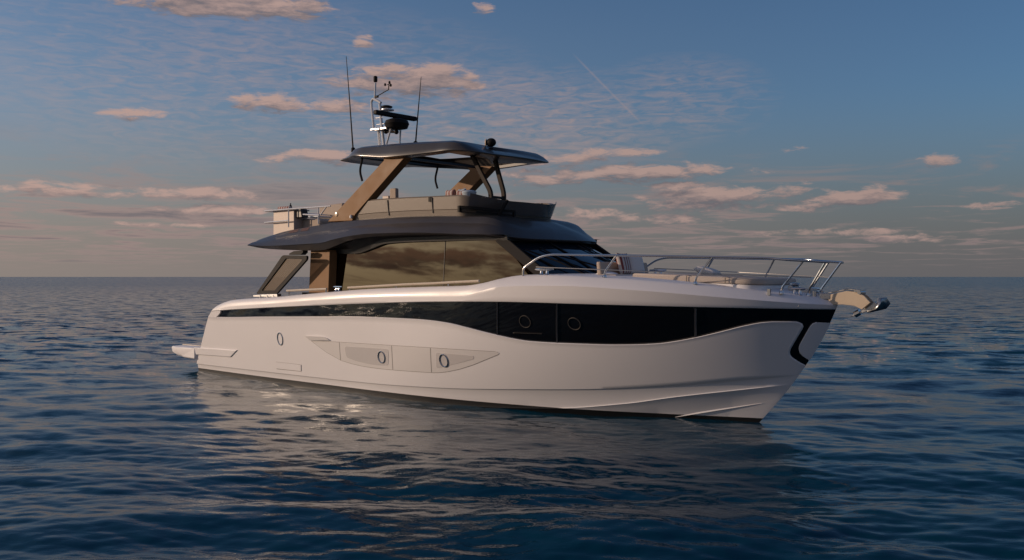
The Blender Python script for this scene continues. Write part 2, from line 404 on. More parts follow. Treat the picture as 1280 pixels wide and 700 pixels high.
# ------------------------------------------------------------------ the sea
def build_sea():
    rng = np.random.default_rng(11)
    cx, cy = 22.0, -14.0
    va = math.atan2(view.y, view.x)
    fine = np.linspace(va - R(46), va + R(46), 1150)
    coarse = np.linspace(va + R(46), va - R(46) + 2 * math.pi, 190)[1:-1]
    ang = np.concatenate([fine, coarse])
    inv = np.linspace(1 / 3.5, 1 / 260.0, 760)
    rad = np.concatenate([[0.6, 1.5, 2.5], 1 / inv, 260 * np.geomspace(1.05, 110, 70)])
    A, Rr = np.meshgrid(ang, rad)
    X = (cx + Rr * np.cos(A)).astype(np.float32); Y = (cy + Rr * np.sin(A)).astype(np.float32)
    step_r = np.gradient(rad)[:, None] * np.ones_like(A)
    near = np.broadcast_to(step_r, X.shape)
    dA = np.abs((A - va + math.pi) % (2 * math.pi) - math.pi)
    cell = np.maximum(near * 0.75, Rr * np.where(dA < R(46), R(92) / 1150, R(268) / 190)).astype(np.float32)
    Z = np.zeros_like(X); DX = np.zeros_like(X); DY = np.zeros_like(X)
    wind = va + R(90 + 78)
    nw = 190
    lam = 0.17 * (5.0 / 0.17) ** rng.random(nw)
    th = wind + rng.normal(0, 0.46, nw)
    ph = rng.random(nw) * 2 * math.pi
    slope = WAVE_SLOPE * np.clip((lam / 1.2) ** -0.05, 0.6, 1.2) * np.sqrt(2.0 / nw) * (0.6 + 0.8 * rng.random(nw))
    # gusts: patches of livelier and calmer water
    gust = np.zeros_like(X)
    for i in range(7):
        l = 10 + 26 * rng.random(); a = rng.random() * 6.28
        gust += np.sin((X * math.cos(a) + Y * math.sin(a)) * 6.283 / l + rng.random() * 6.28).astype(np.float32)
    gust = np.clip(1.0 + 0.24 * gust, 0.35, 1.9)
    for i in range(nw):
        kk = 2 * math.pi / lam[i]; amp = slope[i] / kk
        w = np.clip((lam[i] / (2.2 * cell)) - 1.0, 0, 1).astype(np.float32) * amp
        p = (kk * (X * math.cos(th[i]) + Y * math.sin(th[i])) + ph[i]).astype(np.float32)
        Z += w * np.sin(p) * (gust if lam[i] < 2.5 else 1.0)
        c = w * np.cos(p) * 0.7; DX -= c * math.cos(th[i]); DY -= c * math.sin(th[i])
    co = np.stack([X + DX, Y + DY, Z], -1).reshape(-1, 3)
    nr, na = X.shape
    idx = np.arange(nr * na).reshape(nr, na)
    a = idx[:-1, :]; b = idx[1:, :]
    q = np.stack([a, b, np.roll(b, -1, 1), np.roll(a, -1, 1)], -1).reshape(-1, 4)
    fan = np.stack([np.full(na, nr * na), idx[0], np.roll(idx[0], -1)], -1)
    co = np.concatenate([co, [[cx, cy, 0.0]]]).astype(np.float32)
    me = bpy.data.meshes.new('sea')
    me.vertices.add(len(co)); me.vertices.foreach_set('co', co.ravel())
    loops = np.concatenate([q.ravel(), fan.ravel()]).astype(np.int32)
    me.loops.add(len(loops)); me.loops.foreach_set('vertex_index', loops)
    nf = len(q) + len(fan)
    starts = np.concatenate([np.arange(len(q)) * 4, len(q) * 4 + np.arange(len(fan)) * 3]).astype(np.int32)
    tot = np.concatenate([np.full(len(q), 4), np.full(len(fan), 3)]).astype(np.int32)
    me.polygons.add(nf); me.polygons.foreach_set('loop_start', starts); me.polygons.foreach_set('loop_total', tot)
    me.polygons.foreach_set('use_smooth', np.ones(nf, dtype=bool))
    me.update(calc_edges=True)
    o = bpy.data.objects.new('sea', me); COL.objects.link(o); o.location.z = -0.055; o['kind'] = 'structure'
    m = bpy.data.materials.new('sea_water'); m.use_nodes = True
    k = NT(m.node_tree); p = m.node_tree.nodes['Principled BSDF']
    p.inputs['IOR'].default_value = 1.333; p.inputs['Specular IOR Level'].default_value = 0.22; p.inputs['Roughness'].default_value = 0.03
    pos = k.n('ShaderNodeNewGeometry').outputs['Position']
    n0 = k.noise(pos, 0.09, 3, 0.5)
    k.link(k.mix(n0, WATER_A, WATER_B), p.inputs['Base Color'])
    dist = k.vec('LENGTH', k.vec('SUBTRACT', pos, (cx, cy, 0)))
    k.link(k.remap(dist, 12, 300, 0.012, 0.16), p.inputs['Roughness'])
    st = k.vec('MULTIPLY', pos, (1, 1, 0.0))
    rot = k.n('ShaderNodeVectorRotate', rotation_type='Z_AXIS'); k.link(st, rot.inputs['Vector']); rot.inputs['Angle'].default_value = -wind
    sv = k.vec('MULTIPLY', rot.outputs[0], (1.0, 0.45, 1.0))
    b1 = k.noise(sv, 7.0, 4, 0.55, 0.3)
    h = k.math('MULTIPLY', b1, 0.017)
    bn = k.n('ShaderNodeBump'); bn.inputs['Strength'].default_value = WAVE_BUMP; bn.inputs['Distance'].default_value = 1.0
    k.link(h, bn.inputs['Height'])
    # far off, the ripples are finer than the mesh: scatter the facets directly
    far = k.remap(dist, 14, 50)
    nt = k.n('ShaderNodeTexNoise'); k.link(sv, nt.inputs['Vector'])
    nt.inputs['Scale'].default_value = 1.5; nt.inputs['Detail'].default_value = 6; nt.inputs['Roughness'].default_value = 0.66; nt.inputs['Distortion'].default_value = 0.3
    tilt = k.vec('MULTIPLY', k.vec('SUBTRACT', nt.outputs[1], (0.5, 0.5, 0.5)), k.xyz(FAR_TILT, FAR_TILT, 0.0))
    tilt = k.vec('MULTIPLY', tilt, k.xyz(far, far, far))
    nn = k.vec('NORMALIZE', k.vec('ADD', bn.outputs[0], tilt))
    k.link(nn, p.inputs['Normal'])
    me.materials.append(m)
FAR_TILT = 2.5
WAVE_SLOPE, WAVE_BUMP = 0.125, 0.5
WATER_A, WATER_B = (0.0012, 0.031, 0.058, 1), (0.0016, 0.043, 0.078, 1)
build_sea()

# ------------------------------------------------------------------ the yacht: moulded hull
def stem_x(z):
    return 15.54 + 0.93*z - 0.13*z*z
def aft_x(z):
    return float(np.interp(z, [-0.4, 0.0, 0.19, 0.64, 1.0, 1.26, 1.71, 1.91, 2.4], [0.07, 0.07, 0.15, 0.30, 0.58, 0.84, 1.42, 1.74, 2.5]))
def half_breadth(x, z):
    """half breadth of the moulded hull at station x, height z (metres)"""
    B = 1.96 + 0.165*z - 0.015*z*z
    L = 8.5 - 1.0*z + 0.05*z*z
    b = 1.0 - 0.13*max(z, -0.2)
    d = stem_x(z) - x
    if d <= 0: return 0.0
    y = B if d >= L else B*(1 - (1 - d/L)**2.25)**b
    if x < 4: y *= 1 - 0.045*((4 - x)/4)**2
    return y

ZU = pchip([(0.0, 1.53), (1.2, 1.60), (1.69, 1.635), (4.57, 1.79), (7.61, 1.93), (9.6, 2.0), (11.7, 2.035), (13.2, 2.02), (14.7, 2.0), (15.9, 1.985), (16.9, 1.965), (17.2, 1.96)])
ZL1 = pchip([(-0.2, 0.165), (3.45, 0.19), (5.8, 0.197), (7.7, 0.217), (9.3, 0.262), (10.2, 0.30), (11.3, 0.365), (13.0, 0.475), (14.4, 0.62), (15.46, 0.76), (16.3, 0.86)])
ZL2 = pchip([(-0.2, -0.12), (9.0, -0.10), (12.0, 0.03), (13.41, 0.21), (14.34, 0.39), (15.42, 0.57), (16.2, 0.695)])
ZK = pchip([(0.5, 1.56), (1.2, 1.625), (2.2, 1.75), (4.16, 1.87), (5.89, 1.98), (7.58, 2.06), (9.56, 2.11), (10.54, 2.135), (10.95, 2.22), (11.37, 2.315), (12.0, 2.345), (12.78, 2.35), (14.23, 2.275), (15.44, 2.17), (16.08, 2.11), (16.76, 2.05), (17.1, 2.03)])
ZG = pchip([(0.5, 1.60), (1.2, 1.67), (1.6, 1.80), (2.2, 1.915), (4.16, 2.025), (5.89, 2.14), (7.58, 2.24), (9.56, 2.305), (10.46, 2.33), (10.88, 2.38), (11.3, 2.47), (11.7, 2.525), (12.3, 2.535), (13.46, 2.49), (15.0, 2.375), (16.3, 2.215), (16.7, 2.16), (17.1, 2.11)])
def inset(x): return lerp(0.13, 0.30, smooth01((x - 10.5) / 1.2))

def row(zf, off, s, n=150, x0=None):
    """points along the hull at height zf(x), moved inwards by off(x), side s"""
    zz = zf if callable(zf) else (lambda x: zf)
    of = off if callable(off) else (lambda x: off)
    a = 1.0
    for _ in range(40): a = lerp(a, aft_x(zz(a)), 0.6)
    if x0 is not None: a = x0
    e = 16.0
    for _ in range(60): e = lerp(e, stem_x(zz(e)), 0.6)
    out = []
    for i in range(n):
        t = i / (n - 1); u = 0.55 * t + 0.45 * (1 - (1 - t) ** 2.6)
        x = a + (e - a) * u; z = zz(x)
        out.append((x, s * max(half_breadth(x, z) - of(x), 0.0), z))
    out[-1] = (e, 0.0, zz(e))
    return out

yacht = empty('motor_yacht', (8.0, 0, 0), 'white motor yacht with dark grey flybridge and hardtop afloat on the open sea', 'motor yacht')
inv_root = Matrix.Translation((-8.0, 0, 0))
def part(mb, name, mat, parent=None, **kw):
    o = mb.build(name, mat, None, **kw); return own(o, parent)
def own(o, parent=None):
    parent = yacht if parent is None else parent
    o.parent = parent
    # everything is modelled in yacht coordinates, so parts of parts need no offset of their own
    if parent is yacht: o.matrix_parent_inverse = inv_root
    return o

# boundary of the lower hull: lower edge of the window band, then round the hook at the bow
low_edge = [(aft_x(1.46), 1.458)] + [(1.37, 1.447), (3.727, 1.518), (6.035, 1.586), (7.465, 1.623), (8.544, 1.627), (9.126, 1.625), (9.545, 1.613), (10.036, 1.578), (10.473, 1.515), (10.882, 1.445), (11.25, 1.386), (11.566, 1.338), (11.939, 1.3), (12.476, 1.289), (13.365, 1.291), (13.869, 1.307), (14.314, 1.34), (14.539, 1.376), (14.911, 1.456), (15.184, 1.528), (15.414, 1.595), (15.626, 1.659), (15.822, 1.709), (15.926, 1.731)]
hook = [(16.036, 1.746), (16.275, 1.747), (16.375, 1.745), (16.42, 1.72), (16.423, 1.679), (16.38, 1.612), (16.263, 1.428), (16.193, 1.318), (16.166, 1.256), (16.16, 1.193), (16.184, 1.138), (16.251, 1.064), (16.31, 1.012)] + [(stem_x(1.0), 1.0)]

def seg_lengths(P):
    L = [0.0]
    for i in range(1, len(P)): L.append(L[-1] + math.hypot(P[i][0] - P[i - 1][0], P[i][1] - P[i - 1][1]))
    return L
def sample_line(P, n):
    L = seg_lengths(P); out = []
    for k in range(n):
        s = L[-1] * k / (n - 1); i = max(j for j in range(len(P) - 1) if L[j] <= s + 1e-9)
        t = (s - L[i]) / max(L[i + 1] - L[i], 1e-9)
        out.append((lerp(P[i][0], P[i + 1][0], t), lerp(P[i][1], P[i + 1][1], t)))
    return out

def lower_hull(s):
    """rows from the window edge down to the spray knuckle, chine and keel"""
    lo = pchip([(p[0], p[1]) for p in low_edge])
    xs = [low_edge[0][0] + (low_edge[-1][0] - low_edge[0][0]) * i / 130 for i in range(131)]
    top = [(x, lo(x)) for x in xs] + sample_line(hook, 46)[1:]
    n = len(top)
    ze = 0.86; xa = aft_x(0.165); xe = stem_x(ze)
    # matching points on the knuckle
    L1 = []
    hk = 131
    x_corner = 15.35
    for i in range(n):
        if i < hk: x = lerp(xa, x_corner - 0.9, i / (hk - 1)) if False else xa + (top[i][0] - top[0][0]) / (top[hk - 1][0] - top[0][0]) * (x_corner - 0.35 - xa)
        else: x = lerp(x_corner - 0.35, xe, smooth01((i - hk + 1) / (n - hk)) * 0.5 + 0.5 * (i - hk + 1) / (n - hk))
        L1.append((x, ZL1(x)))
    L1[-1] = (xe, ze)
    # outward normal of the edge path inside the x, z plane for the rolled lip
    nr = []
    for i in range(n):
        a = top[max(i - 1, 0)]; b = top[min(i + 1, n - 1)]
        tx, tz = b[0] - a[0], b[1] - a[1]; l = math.hypot(tx, tz) or 1; nr.append((-tz / l, tx / l))
    rows = []
    def P(x, z, off):
        return (x, s * max(half_breadth(x, z) - off, 0.0), z)
    for (g, off) in ((0.022, 0.060), (0.022, 0.016), (0.017, 0.003), (0.008, -0.004)):
        rows.append([P(top[i][0] + nr[i][0] * g, top[i][1] + nr[i][1] * g, off) for i in range(n)])
    for k in range(15):
        t = k / 14
        r = [P(lerp(top[i][0], L1[i][0], t), lerp(top[i][1], L1[i][1], t), 0.0) for i in range(n)]
        x, y, z = r[-1]; r[-1] = (x, 0.0, z) if k else r[-1]
        if k: r[-1] = (stem_x(z), 0.0, z)
        rows.append(r)
    # below the knuckle
    xs1 = [p[0] for p in L1]
    def below(dz1, f, off, zf=None):
        hgt = zf if zf else (lambda x: lerp(ZL1(x), ZL2(x), f) - dz1)
        x_end = 15.8
        for _ in range(60): x_end = lerp(x_end, stem_x(hgt(x_end)), 0.6)
        m = n - 46; x_a = min(xs1[m], x_end - 0.6); out = []
        for i, x in enumerate(xs1):
            xx = xs1[0] + (x - xs1[0]) * (x_a - xs1[0]) / (xs1[m] - xs1[0]) if i <= m else lerp(x_a, x_end, (x - xs1[m]) / (xe - xs1[m]))
            z = hgt(xx); hb = half_breadth(xx, z)
            out.append((xx, s * max(hb - off * min(1, hb / 0.35), 0.0), z))
        out[-1] = (x_end, 0.0, hgt(x_end))
        return out
    rows.append(below(0.012, 0.0, 0.022))
    rows.append(below(0.03, 0.0, 0.030))
    rows.append(below(0.0, 0.45, 0.030))
    rows.append(below(-0.05, 1.0, 0.030))
    rows.append(below(-0.012, 1.0, 0.020))
    rows.append(below(0.0, 1.0, 0.002))
    rows.append(below(0.012, 1.0, 0.012))
    rows.append(below(0.10, 1.0, 0.03))
    rows.append(below(0.25, 1.0, 0.07))
    rows.append(below(0, 0, 0.06, zf=lambda x: min(-0.05, ZL2(x) - 0.40)))
    rows.append(below(0, 0, 0.12, zf=lambda x: min(-0.30, ZL2(x) - 0.6)))
    return rows, top, L1

mb = MB(); hull_rows = []
for s in (-1, 1):
    rows, top, L1 = lower_hull(s); hull_rows.append(rows); mb.loft(rows, flip=(s > 0))
# transom
for k in range(4, len(hull_rows[0]) - 1):
    a, b = hull_rows[0][k][0], hull_rows[0][k + 1][0]; c, d = hull_rows[1][k + 1][0], hull_rows[1][k][0]
    mb.ngon([a, b, c, d])
# the solid piece of topside aft of the window band
def fill_aft(s):
    rows = []
    for k in range(9):
        t = k / 8
        z = lerp(1.458, 1.60, t)
        xe_ = lerp(1.42, 1.70, t ** 0.8) + 0.05
        xs_ = aft_x(z)
        r = []
        for j in range(10):
            x = lerp(xs_, xe_, j / 9); zz = z if k < 8 else ZU(x)
            r.append((x, s * half_breadth(x, zz), zz))
        rows.append(r)
    return rows
for s in (-1, 1):
    fr = fill_aft(s); mb.loft(fr)
    mb.loft([[r[-1] for r in fr], [(r[-1][0] + 0.004, r[-1][1] - s * 0.06, r[-1][2]) for r in fr]])
bm = bmesh.new()
vs = [bm.verts.new(p) for p in mb.v]
for f in mb.f:
    try: bm.faces.new([vs[i] for i in f])
    except ValueError: pass
bmesh.ops.remove_doubles(bm, verts=bm.verts, dist=3e-4)
bmesh.ops.recalc_face_normals(bm, faces=bm.faces)
low = bm.copy()
bmesh.ops.bisect_plane(bm, geom=bm.verts[:] + bm.edges[:] + bm.faces[:], plane_co=(0, 0, 0.05), plane_no=(0, 0, -1), clear_outer=True)
bmesh.ops.bisect_plane(low, geom=low.verts[:] + low.edges[:] + low.faces[:], plane_co=(0, 0, 0.05), plane_no=(0, 0, 1), clear_outer=True)
hull = own(finish(bm, 'hull', 'gelcoat', angle=38))
boot = own(finish(low, 'boot_stripe', 'boot', angle=38), hull)

# black glazed band behind the mouldings
mb = MB()
for s in (-1, 1):
    rows = []
    for k in range(14):
        t = k / 13
        rows.append(row(lambda x, t=t: lerp(lerp(1.30, 0.92, smooth01((x - 9) / 3)), ZU(x) + 0.03, t), 0.038, s, x0=1.30))
    mb.loft(rows, flip=(s > 0))
hull_window = part(mb, 'hull_window', 'hull_glass', angle=60)
hull_window['label'] = 'long black glazed band that hooks down at the bow'

# topside above the band, gunwale and decks
mb = MB()
tr = []
for s in (-1, 1):
    T = lambda x: smooth01((x - 10.7) / 0.9)
    rows = [row(lambda x: ZU(x) + 0.002, 0.055, s), row(ZU, 0.012, s), row(lambda x: ZU(x) + 0.004, 0.002, s), row(lambda x: ZU(x) + 0.014, -0.006, s), row(lambda x: lerp(ZU(x), ZK(x), 0.35), -0.004, s), row(lambda x: lerp(ZU(x), ZK(x), 0.75), -0.002, s),
            row(lambda x: lerp(ZU(x), ZK(x), 0.97), 0.0, s),
            row(lambda x: lerp(ZK(x), ZG(x), 0.06), lambda x: inset(x) * lerp(0.02, 0.07, T(x)), s),
            row(lambda x: lerp(ZK(x), ZG(x), 0.42), lambda x: inset(x) * lerp(0.16, 0.38, T(x)), s),
            row(lambda x: lerp(ZK(x), ZG(x), 0.74), lambda x: inset(x) * lerp(0.36, 0.68, T(x)), s),
            row(lambda x: lerp(ZK(x), ZG(x), 0.92), lambda x: inset(x) * lerp(0.62, 0.86, T(x)), s),
            row(ZG, inset, s),
            row(lambda x: ZG(x) + 0.004, lambda x: inset(x) + 0.10, s)]
    rows.append(row(lambda x: ZG(x) - 0.04 * (1 - T(x)) + 0.006, lambda x: inset(x) + 0.14, s))
    drop = lambda x: lerp(lerp(0.62, 0.24, smooth01((x - 4.4) / 0.5)), 0.0, T(x))
    last = row(lambda x: ZG(x) - drop(x) + 0.012, lambda x: inset(x) + 0.16, s); rows.append(last)
    rows.append([(x, y * 0.66, z + 0.012) for x, y, z in last]); rows.append([(x, y * 0.33, z + 0.02) for x, y, z in last]); rows.append([(x, 0.0, z + 0.022) for x, y, z in last])
    mb.loft(rows, flip=(s > 0)); tr.append(rows)
for k in range(len(tr[0]) - 1):
    mb.ngon([tr[0][k][0], tr[0][k + 1][0], tr[1][k + 1][0], tr[1][k][0]])
topside = part(mb, 'topside', 'gelcoat', angle=40, weld=3e-4)

def on_hull(poly, off, thick, name, mat, parent, cell=0.18, rounding=0.0):
    """a plate that follows the starboard side: outline in x, z, proud by off"""
    if rounding: poly = round_poly(poly, rounding)
    bm = bmesh.new()
    bm.faces.new([bm.verts.new((x, 0, z)) for x, z in poly])
    bmesh.ops.triangulate(bm, faces=bm.faces[:])
    for _ in range(7):
        long_ = [e for e in bm.edges if e.calc_length() > cell]
        if not long_: break
        bmesh.ops.subdivide_edges(bm, edges=long_, cuts=1); bmesh.ops.triangulate(bm, faces=bm.faces[:])
    top_f = bm.faces[:]
    ext = bmesh.ops.extrude_face_region(bm, geom=top_f)
    newv = {v for v in ext['geom'] if isinstance(v, bmesh.types.BMVert)}
    for v in bm.verts:
        o_ = off if v in newv else off - thick
        v.co.y = -(half_breadth(v.co.x, v.co.z) + o_)
    bmesh.ops.recalc_face_normals(bm, faces=bm.faces)
    return own(finish(bm, name, mat, angle=40), parent)
def hull_line(pts, w, name, mat, parent, off=0.0015, n=30):
    mb = MB(); P = sample_line(pts, n); rows = [[], [], [], []]
    for i in range(n):
        a = P[max(i - 1, 0)]; b = P[min(i + 1, n - 1)]; l = math.hypot(b[0] - a[0], b[1] - a[1]) or 1
        nx, nz = -(b[1] - a[1]) / l * w / 2, (b[0] - a[0]) / l * w / 2
        x, z = P[i]
        for r_, (q, o_) in enumerate(((1, -0.006), (1, off), (-1, off), (-1, -0.006))):
            rows[r_].append((x + nx * q, -(half_breadth(x + nx * q, z + nz * q) + o_), z + nz * q))
    mb.loft(rows)
    return part(mb, name, mat, parent)

# white island panel at the stem, both sides, inside the black hook
for s in (-1, 1):
    mb = MB()
    E1 = [(16.611, 1.758), (16.554, 1.731), (16.508, 1.666), (16.423, 1.524), (16.326, 1.36), (16.307, 1.291), (16.306, 1.236), (16.334, 1.176), (16.374, 1.13)]
    E1 = [(x + 0.014, z) for x, z in sample_line(E1, 26)]
    z_top = 1.742; z_bot = E1[-1][1]
    rows = []
    for off, g in ((0.045, 0.0), (0.0, 0.0), (-0.010, 0.010)):
        rows.append([(x + g, s * max(half_breadth(x + g, z) - off, 0), z + (g * 0.6 if i > 20 else (-g if i < 4 else 0))) for i, (x, z) in enumerate(E1)])
    m = 14
    for k in range(1, m + 1):
        t = k / m; r = []
        for i, (x, z) in enumerate(E1):
            zt = lerp(z_top, z_bot - 0.03, i / 25.0)
            x1 = stem_x(zt)
            xx = lerp(x + 0.01, x1, t); zz = lerp(z, zt, t)
            if k == m: r.append((x1 + 0.012, 0.0, zt))
            else: r.append((xx, s * max(half_breadth(xx, zz) + 0.010, 0), zz))
        rows.append(r)
    mb.loft(rows, flip=(s < 0))
    part(mb, 'bow_panel', 'gelcoat', hull, angle=45)

# spray rail low on the bow
for s in (-1, 1):
    mb = MB(); rows = [[], [], []]
    for i in range(14):
        t = i / 13; x = lerp(13.7, 15.62, t); z = lerp(-0.12, 0.325, t)
        up = smooth01((t - 0.1) / 0.5); h = lerp(0.055, 0.006, t) * up; o_ = lerp(0.045, 0.003, t) * up - 0.012 * (1 - up)
        rows[0].append((x, s * (half_breadth(x, z + h) - 0.065 * min(1, half_breadth(x, z) / .35)), z + h)); rows[1].append((x, s * (half_breadth(x, z) + o_ - 0.06 * min(1, half_breadth(x, z) / .35)), z)); rows[2].append((x, s * (half_breadth(x, z - 0.03) - 0.10), z - 0.02))
    mb.loft(rows); part(mb, 'spray_rail', 'gelcoat', hull, angle=20)

# fittings let into the side
def porthole(px, rx, rz, off, rim='steel', parent=None, w=0.2):
    x, z = px; y = -(half_breadth(x, z) + off)
    e = 0.05; tx = Vector((2 * e, -(half_breadth(x + e, z) - half_breadth(x - e, z)), 0)).normalized()
    tz = Vector((0, -(half_breadth(x, z + e) - half_breadth(x, z - e)), 2 * e)).normalized()
    nrm = tx.cross(tz).normalized()
    if nrm.y > 0: nrm = -nrm
    c = Vector((x, y, z)); n = 28
    def ring(r, h): return [c + tx * (rx * r * math.cos(6.28318 * j / n)) + tz * (rz * r * math.sin(6.28318 * j / n)) + nrm * h for j in range(n)]
    mb = MB(); mb.loft([ring(1.0, -0.01), ring(1.0, 0.008), ring(1 - w * 0.25, 0.016), ring(1 - w * 0.7, 0.016), ring(1 - w, 0.008), ring(1 - w - 0.01, -0.012)], closed=True)
    o = part(mb, 'porthole', rim, parent)
    mb = MB(); mb.ngon(ring(1 - w, -0.002))
    part(mb, 'pane', 'panel_glass' if rim == 'steel' else 'hull_glass', o)
    return o
porthole((4.306, 1.028), 0.115, 0.16, 0.0)

panel = on_hull([(5.526, 1.042), (6.564, 1.055), (8.31, 1.069), (9.476, 1.08), (10.371, 1.083), (11.162, 1.084), (11.212, 1.065), (11.197, 1.04), (10.532, 0.799), (10.178, 0.695), (9.847, 0.623), (9.61, 0.588), (9.383, 0.573), (8.841, 0.564), (8.181, 0.553), (7.769, 0.553), (7.306, 0.568), (6.919, 0.599), (6.564, 0.648), (6.048, 0.809)], 0.006, 0.03, 'balcony_panel', 'panel_coat', yacht)
panel['label'] = 'fold-down balcony panel with two pale glazed windows'
OUT = [(5.526, 1.042), (6.564, 1.055), (8.31, 1.069), (9.476, 1.08), (10.371, 1.083), (11.162, 1.084), (11.212, 1.065), (11.197, 1.04), (10.532, 0.799), (10.178, 0.695), (9.847, 0.623), (9.61, 0.588), (9.383, 0.573), (8.841, 0.564), (8.181, 0.553), (7.769, 0.553), (7.306, 0.568), (6.919, 0.599), (6.564, 0.648), (6.048, 0.809), (5.526, 1.042)]
hull_line(OUT, 0.016, 'seam', 'grey_line', panel, 0.004, 160)
for pr in ([(6.563, 1.051), (6.538, 0.657)], [(8.31, 1.066), (8.265, 0.559)], [(9.476, 1.077), (9.408, 0.578)]):
    hull_line(pr, 0.016, 'seam', 'grey_line', panel, 0.008, 6)
on_hull([(6.735, 0.974), (8.202, 0.988), (8.144, 0.636), (7.781, 0.619), (7.486, 0.631), (7.096, 0.666), (6.757, 0.731)], 0.010, 0.01, 'balcony_window', 'panel_glass', panel, rounding=0.08)
on_hull([(9.622, 0.994), (10.596, 0.978), (10.58, 0.912), (10.1, 0.79), (9.566, 0.673)], 0.010, 0.01, 'balcony_window', 'panel_glass', panel, rounding=0.05)
porthole((7.952, 0.804), 0.118, 0.135, 0.012)
porthole((9.802, 0.841), 0.118, 0.14, 0.012)
on_hull([(5.353, 1.14), (5.666, 1.149), (6.017, 1.154), (6.135, 1.128), (6.243, 1.083), (5.527, 1.046)], 0.035, 0.045, 'vent_fin', 'gelcoat_shade', hull)
on_hull([(4.022, 0.457), (5.027, 0.453), (5.0, 0.301), (3.986, 0.299)], 0.012, 0.02, 'side_hatch', 'gelcoat', hull)
hull_line([(4.022, 0.457), (5.027, 0.453), (5.0, 0.301)], 0.014, 'seam', 'grey_line', hull, 0.003, 24)
hull_line([(5.0, 0.301), (3.985, 0.293), (4.022, 0.457)], 0.022, 'seam', 'grey_line', hull, 0.003, 24)
for p_ in ((11.903, 1.681), (12.904, 1.669)):
    porthole(p_, 0.125, 0.118, -0.034, rim=M['dim_rim'], w=0.10)
for pr, w_ in (([(11.344, 2.025), (11.229, 1.39)], 0.010), ([(12.646, 2.017), (12.481, 1.288)], 0.012), ([(15.03, 1.975), (14.912, 1.462)], 0.020), ([(11.594, 1.463), (12.212, 1.462)], 0.007)):
    hull_line(pr, w_, 'glazing_bar', 'grey_line', hull_window, -0.033, 8)

# raised guard along the quarter and the bathing platform astern
GUARD = [(0.141, 0.613), (1.303, 0.64), (2.378, 0.657), (2.012, 0.456), (1.086, 0.438), (0.086, 0.413)]
step = on_hull([(lerp(0.05, x, 1) if i not in (0, 5) else 0.16, z) for i, (x, z) in enumerate(GUARD)], 0.028, 0.05, 'quarter_guard', 'gelcoat', hull, cell=0.25)
md = step.modifiers.new('edge', 'BEVEL'); md.width = 0.018; md.segments = 3; md.limit_method = 'ANGLE'
mb = MB()
prof = [(0.20, 0.615), (-0.9, 0.60), (-1.18, 0.585), (-1.24, 0.55), (-1.19, 0.43), (-0.95, 0.36), (-0.4, 0.30), (0.20, 0.28)]
rows = []
for y, dx_, k_ in ((-2.0, 0.45, 0.86), (-1.94, 0.10, 1.0), (-1.6, 0.0, 1.0), (1.6, 0.0, 1.0), (1.94, 0.10, 1.0), (2.0, 0.45, 0.86)):
    rows.append([(min(0.2, x + dx_ * (1 if x < -0.5 else 0)), y, 0.45 + (z - 0.45) * k_) for x, z in prof])
mb.loft(rows, closed=True); mb.ngon(rows[0], True); mb.ngon(rows[-1])
platform = part(mb, 'bathing_platform', 'gelcoat', bevel=0.02)
mb = MB().box((-0.52, 0, 0.612), (1.1, 3.3, 0.02)); part(mb, 'teak_deck', 'teak', platform)

# ------------------------------------------------------------------ deckhouse glass
def side_plane(z): return lerp(1.52, 1.45, (z - 2.2) / 1.05)
def house_poly(s):
    P = [(4.739, 2.116), (4.739, 3.152), (6.352, 3.102), (7.303, 3.279), (9.124, 3.3), (10.442, 3.279), (10.678, 3.241)]
    return P
for s in (-1, 1):
    glass_top = pchip([(4.9, 3.20), (6.6, 3.20), (7.6, 3.34), (9.2, 3.36), (10.5, 3.31), (10.75, 3.29)])
    mb = MB(); rows = []
    n = 48
    for k in range(9):
        t = k / 8; r = []
        for i in range(n):
            u = i / (n - 1)
            xtop = lerp(5.05, 10.72, u); xbot = lerp(5.05, 12.05, u)
            zt = glass_top(xtop); x = lerp(xbot, xtop, t); z = lerp(2.02, zt, t)
            y = side_plane(z)
            r.append((x, s * y, z))
        rows.append(r)
    rows += [[(x, s * (abs(y) - 0.012), z) for x, y, z in q] for q in reversed(rows)]
    mb.loft(rows + [rows[0]]); mb.ngon([q[0] for q in rows]); mb.ngon([q[-1] for q in rows])
    g = part(mb, 'cabin_window', 'cabin_glass', angle=40)
    # pillar raking down to the foredeck
    mb = MB()
    for a, b in (((10.70, s * 1.425, 3.27), (12.09, s * 1.505, 2.40)),):
        mb.bar([a, Vector(a).lerp(Vector(b), 0.5), b], 0.20, 0.07, up=(0.1, s * 1.0, 0.25))
    part(mb, 'windscreen_pillar', 'black', bevel=0.015)
    # joint between the two panes
    mb = MB().bar([(9.22, s * (side_plane(2.1) + 0.004), 2.05), (9.22, s * (side_plane(3.25) + 0.004), 3.28)], 0.012, 0.012, up=(1, 0, 0))
    part(mb, 'glazing_joint', 'seam', g)

# windscreen: curved in plan, raked forward at the foot
def ws_point(u, t):
    """u across -1..1, t from foot (0) to head (1)"""
    y0 = 1.50 * u; y1 = 1.39 * u
    x0 = 12.75 - 0.62 * abs(u) ** 2.4; x1 = 11.10 - 0.42 * abs(u) ** 2.4
    y, x = lerp(y0, y1, t), lerp(x0, x1, t)
    return Vector((x, y, lerp(2.42, 3.24, t) + 0.03 * math.sin(math.pi * t)))
mb = MB()
wr = [[ws_point(-1 + 2 * i / 40, k / 10) for i in range(41)] for k in range(11)]
wr += [[p - Vector((0.012, 0, 0.004)) for p in q] for q in reversed(wr)]
mb.loft(wr + [wr[0]]); mb.ngon([q[0] for q in wr]); mb.ngon([q[-1] for q in wr])
windscreen = part(mb, 'windscreen', 'screen_glass', angle=40)
for u in (-0.36, 0.36):
    mb = MB().bar([ws_point(u, t / 8) + Vector((0.012, 0, 0.012)) for t in range(9)], 0.05, 0.014, up=(1, 0, 1)); part(mb, 'mullion', 'black', windscreen)
